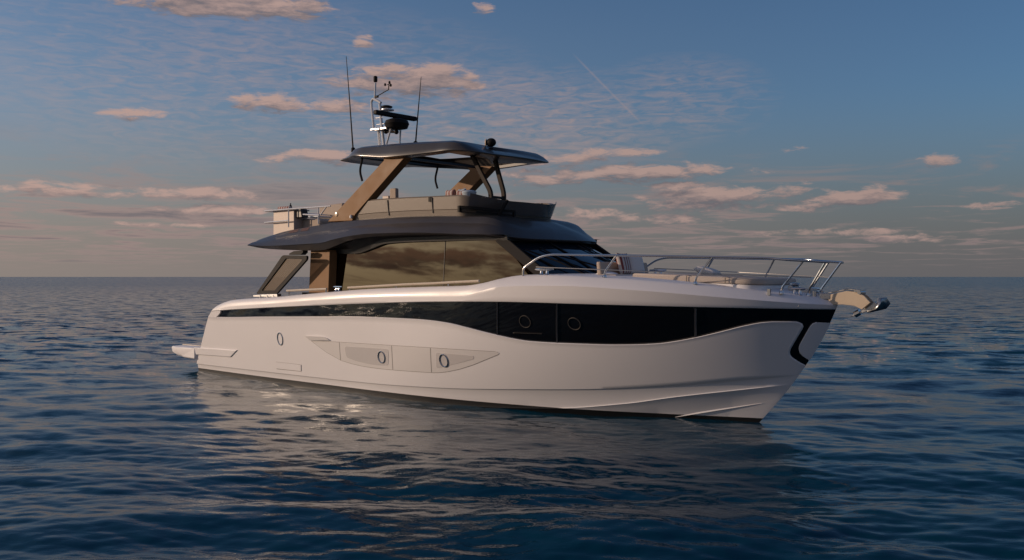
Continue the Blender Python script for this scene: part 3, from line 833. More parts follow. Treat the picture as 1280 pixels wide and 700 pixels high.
for u0, u1, t1 in ((-0.62, -0.93, 0.66), (-0.05, -0.62, 0.52), (0.72, 0.22, 0.62)):
    mb = MB()
    a = ws_point(u0, 0.02) + Vector((0.05, 0, 0.05)); b = ws_point(u1, t1) + Vector((0.04, 0, 0.04))
    mb.tube([a, a.lerp(b, 0.5) + Vector((0.03, 0, 0.03)), b], 0.016, 6)
    c = ws_point(u1 - 0.06, t1 + 0.22) + Vector((0.02, 0, 0.02)); d_ = ws_point(u1 + 0.10, max(t1 - 0.40, 0.05)) + Vector((0.02, 0, 0.02))
    mb.bar([c, c.lerp(d_, 0.5), d_], 0.03, 0.02, up=(1, 0, 1))
    part(mb, 'wiper', 'black', windscreen)
# white hump over the heater intake at the foot of the glass
mb = MB().ball((12.95, -0.95, 2.50), (0.28, 0.2, 0.10)); part(mb, 'vent_hump', 'gelcoat')

# ------------------------------------------------------------------ flybridge deck (the dark grey wing over the saloon)
def front_x(xc, y, k=0.33): return xc - k * y * y
TOPZ = pchip([(2.093, 3.335), (2.601, 3.449), (3.303, 3.579), (3.711, 3.641), (4.142, 3.681), (5.097, 3.746), (5.999, 3.795), (6.991, 3.811), (7.922, 3.811), (8.921, 3.794), (9.854, 3.759), (10.516, 3.709)])
EDGE = [(2.674, 3.295), (3.217, 3.263), (3.864, 3.254), (4.679, 3.263), (5.636, 3.277), (6.021, 3.333), (6.708, 3.408), (7.285, 3.436), (8.098, 3.43), (8.989, 3.408), (9.917, 3.356), (10.489, 3.315), (11.037, 3.273)]
LOWE = [(2.615, 3.274), (3.128, 3.207), (3.761, 3.165), (4.58, 3.13), (5.379, 3.107), (5.621, 3.114), (5.93, 3.173), (6.62, 3.319), (7.2, 3.37), (8.018, 3.377), (8.913, 3.364), (9.847, 3.324), (10.421, 3.292), (10.973, 3.252)]
EZ = pchip(EDGE); LZ = pchip(LOWE)
xs = [2.62, 2.75, 2.95, 3.2, 3.5, 3.8, 4.1, 4.45, 4.8, 5.15, 5.4, 5.6, 5.8, 6.0, 6.2, 6.5, 6.8, 7.2, 7.6, 8.0, 8.5, 9.0, 9.5, 10.0]
def wing_half(x):
    w = 1.93
    if x > 8.5: w -= 0.33 * smooth01((x - 8.5) / 2.6)
    return w
def wing_section(x, s, zoff=0.0):
    w = wing_half(x); ez = EZ(min(x, 11.0)); lz = min(LZ(min(x, 11.0)), ez - 0.02); tz = TOPZ(min(x + 0.1, 10.6))
    h = max(tz - ez, 0.01)
    pts = [(0.0, tz + 0.03), (w * 0.45, tz + 0.025), (w * 0.72, tz), (w * 0.80, tz - 0.03 * min(1, h * 3)),
           (w * 0.855, ez + h * 0.66), (w * 0.868, ez + h * 0.57), (w * 0.93, ez + h * 0.36), (w * 0.985, ez + h * 0.09), (w, ez), (w * 0.99, ez - 0.015), (w * 0.955, lz), (w * 0.80, lz + 0.03), (0.0, lz + 0.06)]
    return [(x, s * y, z) for y, z in pts]
# forward of x = 10 the sections swing round the rounded brow
BX = 10.0
def brow_section(a, s):
    """a 0..1 from the shoulder to the centre line; the outline closes on the nose"""
    x0, w0 = BX, wing_half(BX)
    th = a * math.pi / 2
    ca, sa = max(math.cos(th), 0) ** 0.75, max(math.sin(th), 0) ** 0.75
    ex, ey = x0 + 1.36 * sa, w0 * ca
    base = wing_section(BX, 1)
    out = []
    ez = lerp(EZ(BX), 3.245, smooth01(a * 1.4)); lz = ez - 0.06
    tz0 = TOPZ(BX + 0.1)
    for (bx, by, bz) in base:
        r = by / w0
        x = lerp(x0, ex, r ** 0.9); y = ey * r
        hgt = (bz - EZ(BX)) / (tz0 - EZ(BX))
        hgt = lerp(hgt, 1.04 - 1.04 * r ** 1.9, smooth01(a * 1.5)) if bz >= EZ(BX) else hgt
        z = ez + max(hgt, 0) * (tz0 - ez) if bz >= EZ(BX) else ez - (EZ(BX) - bz) * 1.2
        out.append((x, s * y, z))
    return out
mb = MB()
for s in (-1, 1):
    rows = [wing_section(x, s) for x in xs] + [brow_section(i / 14, s) for i in range(1, 15)]
    mb.loft(rows, flip=(s < 0))
roof = part(mb, 'flybridge_deck', 'grey', angle=13, weld=2e-3)
sec0 = wing_section(2.62, -1)

# faint reddish lettering, too small to read, on the after shoulder of the wing
for xa_, xb_ in ((3.93, 4.30), (4.42, 4.72)):
    mb = MB(); rows = [[], []]
    for i in range(9):
        x = lerp(xa_, xb_, i / 8); sec = wing_section(x, -1); a_, b_ = Vector(sec[3]), Vector(sec[4])
        for r_, t in enumerate((0.15, 0.75)):
            p_ = a_.lerp(b_, t); rows[r_].append((p_.x, p_.y - 0.004, p_.z + 0.004))
    mb.loft(rows); part(mb, 'name_mark', 'mark', roof)

# black soffit between glass and wing
mb = MB()
rows = []
soff = pchip([(4.874, 3.098), (5.459, 3.056), (6.226, 3.026), (6.475, 3.033), (6.931, 3.125), (7.419, 3.228), (8.123, 3.245), (9.227, 3.241), (10.534, 3.223), (11.103, 3.202)])
for i in range(40):
    x = lerp(5.3, 10.95, i / 39); z = soff(min(x, 10.9)); w = 1.52 - 0.06 * smooth01((x - 9) / 2)
    rows.append([(x, -w, z), (x, -w - 0.02, z + 0.10), (x, -w - 0.16, max(LZ(min(x, 11)) + 0.035, z + 0.11)), (x, w + 0.16, max(LZ(min(x, 11)) + 0.035, z + 0.11)), (x, w + 0.02, z + 0.10), (x, w, z)])
mb.loft(rows, closed=True); mb.ngon(rows[0], True); mb.ngon(rows[-1])
part(mb, 'soffit', 'soffit', angle=30)
# header above the windscreen
mb = MB(); rows = []
for i in range(41):
    u = -1 + 2 * i / 40; p = ws_point(u, 1.0)
    rows.append([p + Vector((0.035, 0, -0.05)), p + Vector((0.10, 0.0, 0.03)), p + Vector((0.02, 0, 0.09)), p + Vector((-0.3, 0, 0.09)), p + Vector((-0.05, 0, -0.05))])
mb.loft(rows, closed=True); mb.ngon(rows[0], True); mb.ngon(rows[-1])
part(mb, 'windscreen_header', 'soffit', angle=30)

# ------------------------------------------------------------------ cockpit pillars and wing screens
PILLAR = [(4.964, 3.141), (5.696, 3.126), (5.633, 2.02), (4.879, 2.009)]
WING = [(4.293, 3.014), (5.261, 2.988), (5.255, 2.896), (4.05, 2.09), (3.181, 2.079)]
for s in (-1, 1):
    mb = MB().prism(PILLAR, s * 1.72, s * 1.50); part(mb, 'cockpit_pillar', 'bronze', bevel=0.012)
    outer = round_poly(WING, 0.07)
    cxw = sum(p[0] for p in WING) / 5; czw = sum(p[1] for p in WING) / 5
    inner = [(4.429, 2.932), (5.076, 2.916), (5.063, 2.879), (3.97, 2.173), (3.43, 2.164)]
    innr = round_poly(inner, 0.035)
    mb = MB(); y0, y1 = s * 2.045, s * 1.99
    ro = [(x, y0, z) for x, z in outer]; ri = [(x, y0, z) for x, z in innr]; ro2 = [(x, y1, z) for x, z in outer]; ri2 = [(x, y1, z) for x, z in innr]
    mb.loft([ri2, ri, ro, ro2, ri2], closed=True)
    fr = part(mb, 'wing_screen', 'black', bevel=0.008)
    mb = MB().prism(innr, s * 2.022, s * 2.012); pn = part(mb, 'mesh_panel', 'mesh', fr)
    B0 = [(3.112, 2.007), (3.098, 2.054), (4.109, 2.094), (4.129, 2.022)]
    mb = MB().prism(B0, s * 2.07, s * 1.95)
    for q in (0.3, 0.6, 0.85):
        xq = lerp(B0[1][0], B0[2][0], q); mb.lathe([(0.03, -0.02), (0.034, 0.0), (0.03, 0.012)], (xq, s * 2.072, B0[1][1] - 0.03), (0, s, 0), 12)
    part(mb, 'hinge_block', 'galv', fr, bevel=0.006)
    T0 = [(4.484, 3.02), (4.516, 3.057), (4.676, 3.104), (5.053, 3.115), (5.053, 3.067), (4.96, 3.012)]
    mb = MB().prism(T0, s * 2.0, s * 1.86); part(mb, 'top_bracket', 'black', fr, bevel=0.006)

# ------------------------------------------------------------------ flybridge coaming
CT = pchip([(6.328, 4.198), (6.64, 4.226), (6.973, 4.235), (7.776, 4.225), (8.784, 4.198), (9.612, 4.176), (10.176, 4.126), (10.654, 4.067)])
CBZ = lambda x: TOPZ(min(x + 0.1, 10.4)) - 0.02
def coam_ring(t, s):
    """plan of the coaming: t 0..1 from the after end on one side to the centre of the front; foot and head points"""
    if t < 0.66:
        x = lerp(6.05, 9.55, t / 0.66); yf, yh = 1.40, 1.45
        return Vector((x, s * yf, CBZ(x) - 0.03)), Vector((x, s * yh, CT(x)))
    a = (t - 0.66) / 0.34 * math.pi / 2
    c_, s_ = math.cos(a) ** 0.85, math.sin(a) ** 0.85 if a > 0 else 0
    foot = Vector((9.55 + 0.43 * s_, s * 1.40 * c_, lerp(CBZ(9.55) - 0.03, 3.66, smooth01(a / 1.2))))
    head = Vector((9.55 + 0.70 * s_, s * 1.45 * c_, lerp(CT(9.55), 4.02, smooth01(a / 1.3))))
    return foot, head
mb = MB()
for s in (-1, 1):
    ts = [i / 60 for i in range(61)]
    F_ = [coam_ring(t, s) for t in ts]
    def lay(k, inn):
        out = []
        for (f, h), t in zip(F_, ts):
            p = f.lerp(h, k); c0 = Vector((8.4, 0, p.z)); d = (p - c0); d.z = 0
            n_ = Vector((0, s, 0)) if t < 0.66 else Vector((d.x * 0.9, d.y, 0)).normalized()
            out.append(p - n_ * inn)
        return out
    rows = [lay(0, 0), lay(0.34, -0.006), lay(0.352, 0.006), lay(0.37, -0.008), lay(0.94, 0), lay(1.0, 0.03), lay(1.0, 0.12), lay(0.9, 0.15), lay(0, 0.15)]
    mb.loft(rows, flip=(s > 0))
    mb.ngon([r[0] for r in rows], s < 0)
coaming = part(mb, 'flybridge_coaming', 'taupe', angle=30, weld=1e-3)
# smoked wind deflector round the front
mb = MB()
for s in (-1, 1):
    rows = []
    for k in (0.40, 0.6, 0.8, 0.98, 1.12):
        r = []
        for i in range(25):
            t = lerp(0.74, 1.0, i / 24); f, h = coam_ring(t, s); p = f.lerp(h, k); d = Vector((p.x - 8.4, p.y, 0)).normalized()
            r.append(p + d * 0.015)
        rows.append(r)
    mb.loft(rows, flip=(s > 0))
part(mb, 'wind_deflector', 'smoked', coaming, angle=50, weld=1e-3)
for px in ([(7.401, 4.191), (7.414, 3.821)], [(8.815, 4.164), (8.815, 3.811)]):
    mb = MB().bar([(px[0][0], -1.462, px[0][1]), (px[1][0], -1.425, px[1][1] + 0.03)], 0.016, 0.014, up=(0, 1, 0)); part(mb, 'joint', 'seam', coaming)
mb = MB().box((8.76, -1.46, 4.13), (0.07, 0.02, 0.10)); part(mb, 'latch', 'black', coaming)
# black foot rail carrying the struts
mb = MB()
zr_ = 3.86
mb.bar([(9.62, -1.45, 3.93), (9.95, -1.30, 3.90), (10.18, -0.98, 3.86), (10.33, -0.55, 3.85)], 0.05, 0.05)
mb.bar([(9.62, -1.45, 3.84), (9.95, -1.30, 3.82), (10.16, -0.98, 3.78), (10.30, -0.55, 3.77)], 0.04, 0.03)
mb.bar([(9.62, -1.45, 3.82), (9.62, -1.45, 3.95)], 0.05, 0.05, up=(1, 0, 0)); mb.bar([(10.32, -0.55, 3.74), (10.32, -0.55, 3.87)], 0.05, 0.05, up=(1, 0, 0))
mb.bar([(10.24, -0.93, 3.74), (10.36, -0.80, 4.07)], 0.05, 0.05, up=(1, 0, 0))
part(mb, 'foot_rail', 'black', coaming)

# ------------------------------------------------------------------ hardtop
HE = [(5.824, 5.299), (6.376, 5.258), (6.937, 5.195), (7.425, 5.135), (7.794, 5.12), (8.205, 5.118), (8.874, 5.126), (9.466, 5.14), (9.923, 5.143), (10.19, 5.127)]
HT = [(5.851, 5.484), (6.711, 5.467), (7.528, 5.443), (8.302, 5.411), (9.039, 5.369), (9.626, 5.322), (9.922, 5.276)]
HEZ, HTZ = pchip(HE), pchip(HT)
X0H, X1H = 5.12, 9.15
def ht_half(x):
    return 1.62 * min(1.0, 0.60 + 0.40 * smooth01((x - X0H) / 1.5)) - 0.14 * smooth01((x - 7.6) / 1.55)
def ht_edge_z(x): return HEZ(max(5.55, min(x, 10.3)))
def ht_top_z(x): return max(HTZ(max(5.5, min(x, 9.9))), ht_edge_z(x) + 0.05)
def ht_section(x, s):
    w = ht_half(x); e = ht_edge_z(x); t = ht_top_z(x); t = lerp(e + 0.03, t, smooth01((x - X0H + 0.15) / 1.3) )
    return [(x, s * w * k, lerp(e, t, q)) for k, q in ((0, 1.0), (0.3, 1.0), (0.6, 0.99), (0.86, 0.93), (0.935, 0.74), (0.985, 0.26), (1.0, 0.0))]
def ht_under(x, s):
    w = ht_half(x); e = ht_edge_z(x)
    return [(x, s * w * k, e - dz_) for k, dz_ in ((1.0, 0.012), (0.985, 0.028), (0.935, 0.036), (0.86, 0.042), (0.6, 0.05), (0.3, 0.05), (0.0, 0.05))]
def ht_nose(a, s, under=False):
    th = a * math.pi / 2; ca, sa = max(math.cos(th), 0) ** 0.8, max(math.sin(th), 0) ** 0.85
    base = ht_under(X1H, 1) if under else ht_section(X1H, 1); w0 = ht_half(X1H); out = []
    zt = 5.03
    for (x, y, z) in base:
        r = y / w0; ze = lerp(ht_edge_z(X1H), zt, smooth01(a * 1.2))
        if under: zz = ze + (z - ht_edge_z(X1H))
        else:
            H = ht_top_z(X1H) - ht_edge_z(X1H); h0 = (z - ht_edge_z(X1H)) / H
            zz = ze + H * lerp(h0, 1 - r ** 1.5, smooth01(a * 1.6))
        out.append((X1H + 0.98 * sa * r ** 0.9, s * y * ca, zz))
    return out
hx = [X0H + (X1H - X0H) * i / 44 for i in range(45)]
# opening of the sunroof in plan
SR = (6.25, 9.16, 1.27)
mb = MB()
for s in (-1, 1):
    top_r = [ht_section(x, s) for x in hx] + [ht_nose(i / 14, s) for i in range(1, 15)]
    und_r = [ht_under(x, s) for x in hx] + [ht_nose(i / 14, s, True) for i in range(1, 15)]
    n = 7
    def inside(x, y): return SR[0] < x < SR[1] and abs(y) < SR[2]
    for rows, fl in ((top_r, s < 0), (und_r, s > 0)):
        b = len(mb.v)
        for r in rows: mb.v += r
        for i in range(len(rows) - 1):
            for j in range(n - 1):
                a_ = b + i * n + j; q = (a_, a_ + 1, a_ + n + 1, a_ + n)
                cxm = sum(mb.v[v][0] for v in q) / 4; cym = sum(mb.v[v][1] for v in q) / 4
                if inside(cxm, cym): continue
                mb.f.append(q[::-1] if fl else q)
    mb.loft([[r[-1] for r in top_r], [r[0] for r in und_r]], flip=(s > 0))
    mb.ngon([p for p in top_r[0]] + [p for p in und_r[0]], s > 0)
hardtop = part(mb, 'hardtop', 'grey', angle=28, weld=1e-3)
# frame lining the opening, with two beams across
mb = MB()
def in_z(x): return (ht_top_z(x) - 0.02, ht_edge_z(x) - 0.10)
for y in (-1.0, 1.0):
    mb.bar([(x, y * 0.865 * ht_half(x), ht_edge_z(x) - 0.01) for x in (6.2, 6.8, 7.4, 8.0, 8.6, 9.16)], 0.05, 0.06)
for x in (6.2, 7.7, 9.17):
    mb.bar([(x, -0.86 * ht_half(x), ht_edge_z(x) - 0.01), (x, 0.86 * ht_half(x), ht_edge_z(x) - 0.01)], 0.08, 0.05)
part(mb, 'sunroof_frame', 'soffit', hardtop)
mb = MB().lathe([(0.02, -0.06), (0.05, -0.05), (0.05, 0.0)], (9.42, -0.28, 5.27)); mb.ball((9.42, -0.28, 5.39), (0.125, 0.10, 0.095))
searchlight = part(mb, 'searchlight', 'black', hardtop)
mb = MB().lathe([(0.085, 0.0), (0.075, 0.02), (0.0, 0.03)], (9.33, -0.33, 5.39), (-0.85, -0.5, 0), 18); part(mb, 'searchlight_lens', 'lamp', hardtop)

LEG = [(5.282, 3.799), (6.189, 3.781), (6.304, 3.923), (8.051, 5.126), (7.196, 5.201), (7.303, 5.075)]
for s in (-1, 1):
    mb = MB().prism(LEG, s * 1.47, s * 1.24); leg = part(mb, 'hardtop_leg', 'bronze', bevel=0.012)
    lx, lz = (5.618, 3.953)
    mb = MB().lathe([(0.055, 0.0), (0.05, 0.014), (0.0, 0.02)], (lx, s * 1.472, lz), (0, s, 0), 16); part(mb, 'courtesy_lamp', 'lamp', leg)
    kx, kz = (6.16, 3.856)
    mb = MB().lathe([(0.03, 0.0), (0.034, 0.05), (0.02, 0.08)], (kx + 0.03, s * 1.50, kz - 0.02)); part(mb, 'foot_cap', 'white', leg)
    # grab rail hanging from the after edge of the hardtop down to the leg
    G = [(6.252, 5.34), (6.218, 5.196), (6.131, 4.944), (6.224, 4.715)]
    mb = MB().tube(fillet([(x, s * 1.2, z) for x, z in G], 0.12), 0.026, 8); part(mb, 'grab_rail', 'black')
    # front struts
S1 = [(9.23, 5.175), (9.512, 4.728), (9.825, 4.27), (9.829, 3.886)]
S2 = [(9.481, 5.098), (9.632, 4.657), (9.77, 4.272), (9.747, 3.898)]
for S_, y in ((S1, -0.72), (S2, -0.25)):
    mb = MB().bar(fillet([(x, y, z) for x, z in S_], 0.1), 0.06, 0.10, up=(1, 0, 0.3)); part(mb, 'hardtop_strut', 'strut', bevel=0.01)
mb = MB().bar([(S1[2][0] + 0.0, -0.72, S1[2][1] - 0.10), (S2[2][0], -0.25, S2[2][1] - 0.10)], 0.05, 0.05); part(mb, 'strut_crossbar', 'black')

# ------------------------------------------------------------------ mast
def m0(pts, y=0.0): return pts
mast = None
mb = MB()
def tubes(mb, pts, y, r): mb.tube([(x, y, z) for x, z in pts], r, 8)
tubes(mb, [(5.431, 5.731), (5.389, 6.05), (5.377, 6.15)], 0.0, 0.036)
tubes(mb, [(5.587, 5.716), (5.488, 6.319), (5.431, 6.755)], 0.0, 0.036)
mb.tube(fillet([(x, -0.06, z) for x, z in [(5.274, 6.151), (5.176, 6.834), (5.243, 6.905), (5.407, 6.837), (5.542, 6.761)]], 0.05), 0.030, 8)
tubes(mb, [(5.298, 6.87), (5.322, 7.282)], -0.05, 0.024)
tubes(mb, [(5.994, 5.716), (6.023, 6.062)], 0.15, 0.022)
tubes(mb, [(5.854, 5.71), (6.012, 6.063)], -0.15, 0.022)
for p in [(5.377, 6.418), (5.359, 6.596), (5.437, 6.252)]: mb.tube([(p[0] - 0.09, -0.03, p[1]), (p[0] + 0.16, 0.0, p[1])], 0.012, 6)
mb.box((*[5.751], 0.0, 6.106), (0.62, 0.34, 0.035))
mb.box((*[5.347], -0.03, 6.126), (0.20, 0.24, 0.03))
mast = part(mb, 'mast', 'pole', angle=40)
c = (6.058, 6.19)
mb = MB().lathe([(0.12, -0.13), (0.26, -0.10), (0.30, 0.0), (0.27, 0.08), (0.14, 0.13), (0.02, 0.14)], (c[0], 0.0, c[1]), n=24); part(mb, 'radar_dome', 'black', mast)
cb = (6.015, 6.4)
mb = MB().box((cb[0], 0.0, cb[1]), (0.13, 1.30, 0.105)); mb.lathe([(0.06, -0.1), (0.06, 0.0)], (cb[0], 0.0, cb[1] - 0.02)); part(mb, 'radar_scanner', 'black', mast, bevel=0.02)
for px, mt, r_ in (((482.6, 133.4), 'black', 0.16), ((483.5, 137.2), 'pole', 0.19)):
    pass
for p, mt, r_ in (((5.665, 6.659), 'black', 0.14), ((5.694, 6.581), 'pole', 0.16)):
    mb = MB().lathe([(r_ * 0.5, -0.03), (r_, -0.015), (r_, 0.01), (r_ * 0.6, 0.03), (0.01, 0.035)], (p[0], 0.02, p[1])); part(mb, 'satellite_disc', mt, mast)
p = (5.325, 7.381)
mb = MB().lathe([(0.035, -0.08), (0.05, -0.06), (0.05, 0.05), (0.03, 0.07)], (p[0], -0.05, p[1])); part(mb, 'masthead_light', 'black', mast)
A_ = [(5.341, 6.936), (5.813, 7.05), (5.83, 7.173)]
mb = MB().tube([(x, -0.05, z) for x, z in A_], 0.014, 6)
mb.box((A_[0][0] + 0.03, -0.05, A_[0][1]), (0.10, 0.05, 0.05))
for p in [(5.688, 7.188), (5.848, 7.221), (5.895, 7.144)]: mb.ball((p[0], -0.05, p[1]), (0.028, 0.028, 0.04), 8)
mb.tube([(A_[2][0] - 0.08, -0.05, A_[2][1]), (A_[2][0] + 0.06, -0.05, A_[2][1] + 0.02)], 0.008, 5)
part(mb, 'wind_sensor', 'black', mast)
mb = MB()
for p in [(5.662, 6.053), (6.044, 6.002)]: mb.ball((p[0], 0.0, p[1]), (0.06, 0.06, 0.06), 10)
mb.tube([(x, 0, z) for x, z in [(5.647, 6.051), (6.058, 6.0)]], 0.03, 8); part(mb, 'horn', 'black', mast)
for pts, y in (([(5.143, 5.577), (5.008, 6.801), (4.877, 7.907)], -0.6), ([(6.07, 5.774), (6.168, 6.59), (6.272, 7.401)], 0.6)):
    mb = MB().tube([(x, y, z) for x, z in pts], [0.020, 0.014, 0.007], 6); mb.lathe([(0.05, -0.04), (0.05, 0.05), (0.03, 0.07)], (pts[0][0], y, pts[0][1])); part(mb, 'antenna', 'black')

# ------------------------------------------------------------------ flybridge furniture
mb = MB().prism([(3.037, 3.426), (3.044, 4.139), (3.915, 4.137), (3.922, 3.403)], -1.45, -1.05); bar_unit = part(mb, 'wet_bar', 'cabinet', bevel=0.012)
CTR = [(3.046, 4.133), (3.046, 4.166), (3.976, 4.16), (3.976, 4.129)]
mb = MB().prism(CTR, -1.47, -1.03); part(mb, 'counter', 'beige_top', bar_unit, bevel=0.006)
mb = MB().prism([(3.851, 3.95), (3.904, 4.152), (4.121, 4.169), (4.18, 3.944)], -1.4, -1.2); part(mb, 'grill_lid', 'grey', bar_unit, bevel=0.02)
mb = MB().prism([(3.628, 3.578), (3.628, 3.909), (3.768, 3.951), (4.5, 3.92), (4.628, 3.868), (4.628, 3.547)], -1.2, 0.2); part(mb, 'flybridge_seat', 'beige', bevel=0.05, seg=3)
mb = MB().prism([(2.786, 4.051), (2.793, 4.084), (3.474, 4.071), (3.474, 4.038)], -0.4, 0.4); part(mb, 'flybridge_table', 'ceramic', bevel=0.01)
mb = MB().prism([(2.298, 3.766), (2.305, 4.429), (3.322, 4.467), (3.322, 3.732)], 0.5, 1.2); part(mb, 'flybridge_sofa', 'beige', bevel=0.04, seg=3)
for a, b_ in (((478, 244.6), (485.4, 253)), ((486.8, 235.4), (495, 253))):
    pass
mb = MB().prism([(5.176, 3.903), (5.176, 4.524), (5.407, 4.519), (5.407, 3.894)], 0.3, 0.42); part(mb, 'helm_console', 'cabinet', bevel=0.015)
mb = MB().prism([(5.674, 3.874), (5.674, 4.667), (5.91, 4.663), (5.921, 3.864)], 0.1, 0.2); part(mb, 'helm_seat', 'beige', bevel=0.03)
# stainless rails aft on the flybridge
mb = MB()
for s in (-1, 1):
    y = s * 1.55
    for pts in ([(2.815, 4.158), (3.832, 4.159), (4.785, 4.151), (5.494, 4.149)], [(2.815, 3.869), (3.338, 3.873), (3.845, 3.88)], [(4.434, 4.003), (5.066, 3.955)]):
        mb.tube([(x, y, z) for x, z in pts], 0.018, 8)
    for pts in ([(3.835, 4.161), (3.835, 3.716)], [(5.032, 4.15), (5.032, 3.749)], [(5.122, 3.96), (5.342, 4.142)]):
        mb.tube([(x, y, z) for x, z in pts], 0.016, 8)
a_ = [(2.815, 4.158), (2.815, 3.869)]
for x, z in a_: mb.tube([(x, -1.55, z), (x - 0.02, 0, z), (x, 1.55, z)], 0.018, 8)
part(mb, 'flybridge_rail', 'pole')

# ------------------------------------------------------------------ gunwale rails, cleats
def rail_low(pts, posts, y_in, name='gunwale_rail'):
    mb = MB(); q = [(x, -(half_breadth(x, z) - y_in), z) for x, z in pts]
    mb.tube(q, 0.026, 8); o = part(mb, name, 'teak')
    for x, z in posts:
        y = -(half_breadth(x, z) - y_in); zt = min(pts, key=lambda p_: abs(p_[0] - x))[1]
        i = max(0, min(len(pts) - 2, sum(1 for p_ in pts if p_[0] <= x) - 1)); t = (x - pts[i][0]) / (pts[i + 1][0] - pts[i][0])
        zt = lerp(pts[i][1], pts[i + 1][1], t)
        mb = MB().tube([(x, y, ZG(x) - 0.02), (x, y, zt)], 0.018, 8); part(mb, 'rail_post', 'steel', o)
rail_low([(4.569, 2.172), (5.337, 2.202), (6.102, 2.229)], [(4.654, 2.143), (6.069, 2.177)], 0.14)
rail_low([(6.859, 2.262), (7.805, 2.303), (8.693, 2.342), (9.528, 2.369), (10.206, 2.397), (10.83, 2.421)], [(6.912, 2.238), (8.44, 2.284), (9.986, 2.343)], 0.14)
def cleat(x, y, z, L=0.3, rz=0.0, parent=None):
    mb = MB(); co, si = math.cos(rz), math.sin(rz)
    for q in (-0.16, 0.16): mb.lathe([(0.045, 0.0), (0.026, 0.03), (0.026, 0.09)], (x + q * L * co, y + q * L * si, z), n=10)
    mb.tube([(x - L / 2 * co, y - L / 2 * si, z + 0.105), (x - L / 4 * co, y - L / 4 * si, z + 0.10), (x + L / 4 * co, y + L / 4 * si, z + 0.10), (x + L / 2 * co, y + L / 2 * si, z + 0.105)], [0.016, 0.026, 0.026, 0.016], 8)
    part(mb, 'cleat', 'steel')
for px, dz_ in (((6.498, 2.199), 0.0), ):
    cleat(px[0], -(half_breadth(px[0], 2.2) - 0.14), ZG(px[0]) - 0.005, 0.30)
cleat(12.24, -(half_breadth(12.24, 2.4) - 0.30), ZG(12.24), 0.42)
cleat(12.24, (half_breadth(12.24, 2.4) - 0.30), ZG(12.24), 0.42)
mb = MB().lathe([(0.025, 0), (0.025, 0.06), (0.01, 0.07)], (2.2, -2.02, 1.90), n=10); part(mb, 'fairlead', 'steel')
mb = MB()
for q in range(4): mb.box((4.95 + 0.17 * q, -1.86, 2.10), (0.12, 0.10, 0.07))
part(mb, 'warping_gear', 'black')

# ------------------------------------------------------------------ bow rail
def deck_pt(px_xz, s, inn):
    x, z = px_xz; return (x, s * (half_breadth(x, min(z, 2.3)) - inn), z)
TOPR = [(11.75, 2.5), (11.857, 2.661), (12.206, 2.87), (12.486, 2.927), (13.247, 2.913), (14.054, 2.878), (14.719, 2.849), (15.33, 2.82), (15.895, 2.794), (16.365, 2.772)]
S_TOP = [( -2.02, TOPR[0])]
def ry(x): return max(half_breadth(x, 2.25) - 0.24, 0.0)
tp = [(x, -ry(x) if x > 11.7 else -2.0, z) for x, z in TOPR]
END = (16.86, -0.30, 2.735)
bow_rail = None
for s in (-1, 1):
    path = [(11.80, -1.98, 2.50), (11.80, -1.98, 2.66), (12.16, -1.96, 2.86), (12.42, -1.94, 2.905)]
    x_ = 12.9
    while x_ < 16.1:
        path.append((x_, -ry(x_), lerp(2.905, 2.79, (x_ - 12.42) / 4.2))); x_ += 0.35
    path += [(16.3, -0.66, 2.775), (16.62, -0.46, 2.755), END]
    path = [(x, s * -y, z) for x, y, z in path]
    mb = MB().tube(fillet(path, 0.14, 4), 0.020, 10); o = part(mb, 'bow_rail', 'steel', angle=60)
    mid = []
    x_ = 12.1
    while x_ < 16.3:
        mid.append((x_, s * (ry(x_) + (0.02 if x_ < 12.5 else 0.0)), lerp(2.68, 2.50, (x_ - 12.1) / 4.4))); x_ += 0.3
    mid.append((16.62, s * 0.40, 2.49))
    mb = MB().tube(mid, 0.008, 6); part(mb, 'guard_wire', 'wire', o)
    for xb, xt, zt in ((13.46, 13.68, 2.872), (14.98, 15.24, 2.828), (16.20, 16.54, 2.762), (16.50, 16.82, 2.738)):
        yb = ry(xb) if xb < 16.4 else 0.24; yt = {15.24: ry(15.24), 16.54: 0.51, 16.82: 0.32}.get(xt, ry(xt))
        zb = ZG(xb)
        mb = MB().tube(fillet([(xb, s * yb, zb - 0.01), (xb + 0.01, s * yb, zb + 0.10), (xt, s * yt, zt)], 0.06, 4), 0.017, 8)
        mb.lathe([(0.04, 0.0), (0.04, 0.015), (0.026, 0.05)], (xb, s * yb, zb - 0.005), n=10)
        part(mb, 'stanchion', 'steel', o)

# ------------------------------------------------------------------ foredeck lounge
mb = MB()
PAD_Y = 1.05
outline = []
def pad_plan(x0, x1, w0, w1, r):
    pts = [(x0, -w0), (x1 - r, -w1)]
    for i in range(1, 7):
        a = i / 6 * math.pi / 2; pts.append((x1 - r + r * math.sin(a), -w1 + r - r * math.cos(a)))
    return pts + [(x, -y) for x, y in reversed(pts)]
def slab(plan, z0, z1, rnd=0.03):
    mb = MB(); cx_ = sum(p[0] for p in plan) / len(plan)
    def ring(z, k): return [(x + (cx_ - x) * 0 - (k if x > cx_ else -k), y - math.copysign(min(k, abs(y)), y), z(x) if callable(z) else z) for x, y in plan]
    z0f = z0 if callable(z0) else (lambda x: z0); z1f = z1 if callable(z1) else (lambda x: z1)
    rows = [ring(z0f, 0.01), ring(lambda x: z0f(x) + 0.015, 0), ring(lambda x: z1f(x) - rnd, 0), ring(lambda x: z1f(x) - rnd * 0.3, rnd * 0.3), ring(z1f, rnd)]
    mb.loft(rows, closed=True); mb.ngon(rows[0], True); mb.ngon(rows[-1]); return mb
ZT = lambda x: lerp(2.565, 2.475, (x - 13.6) / 2.3)
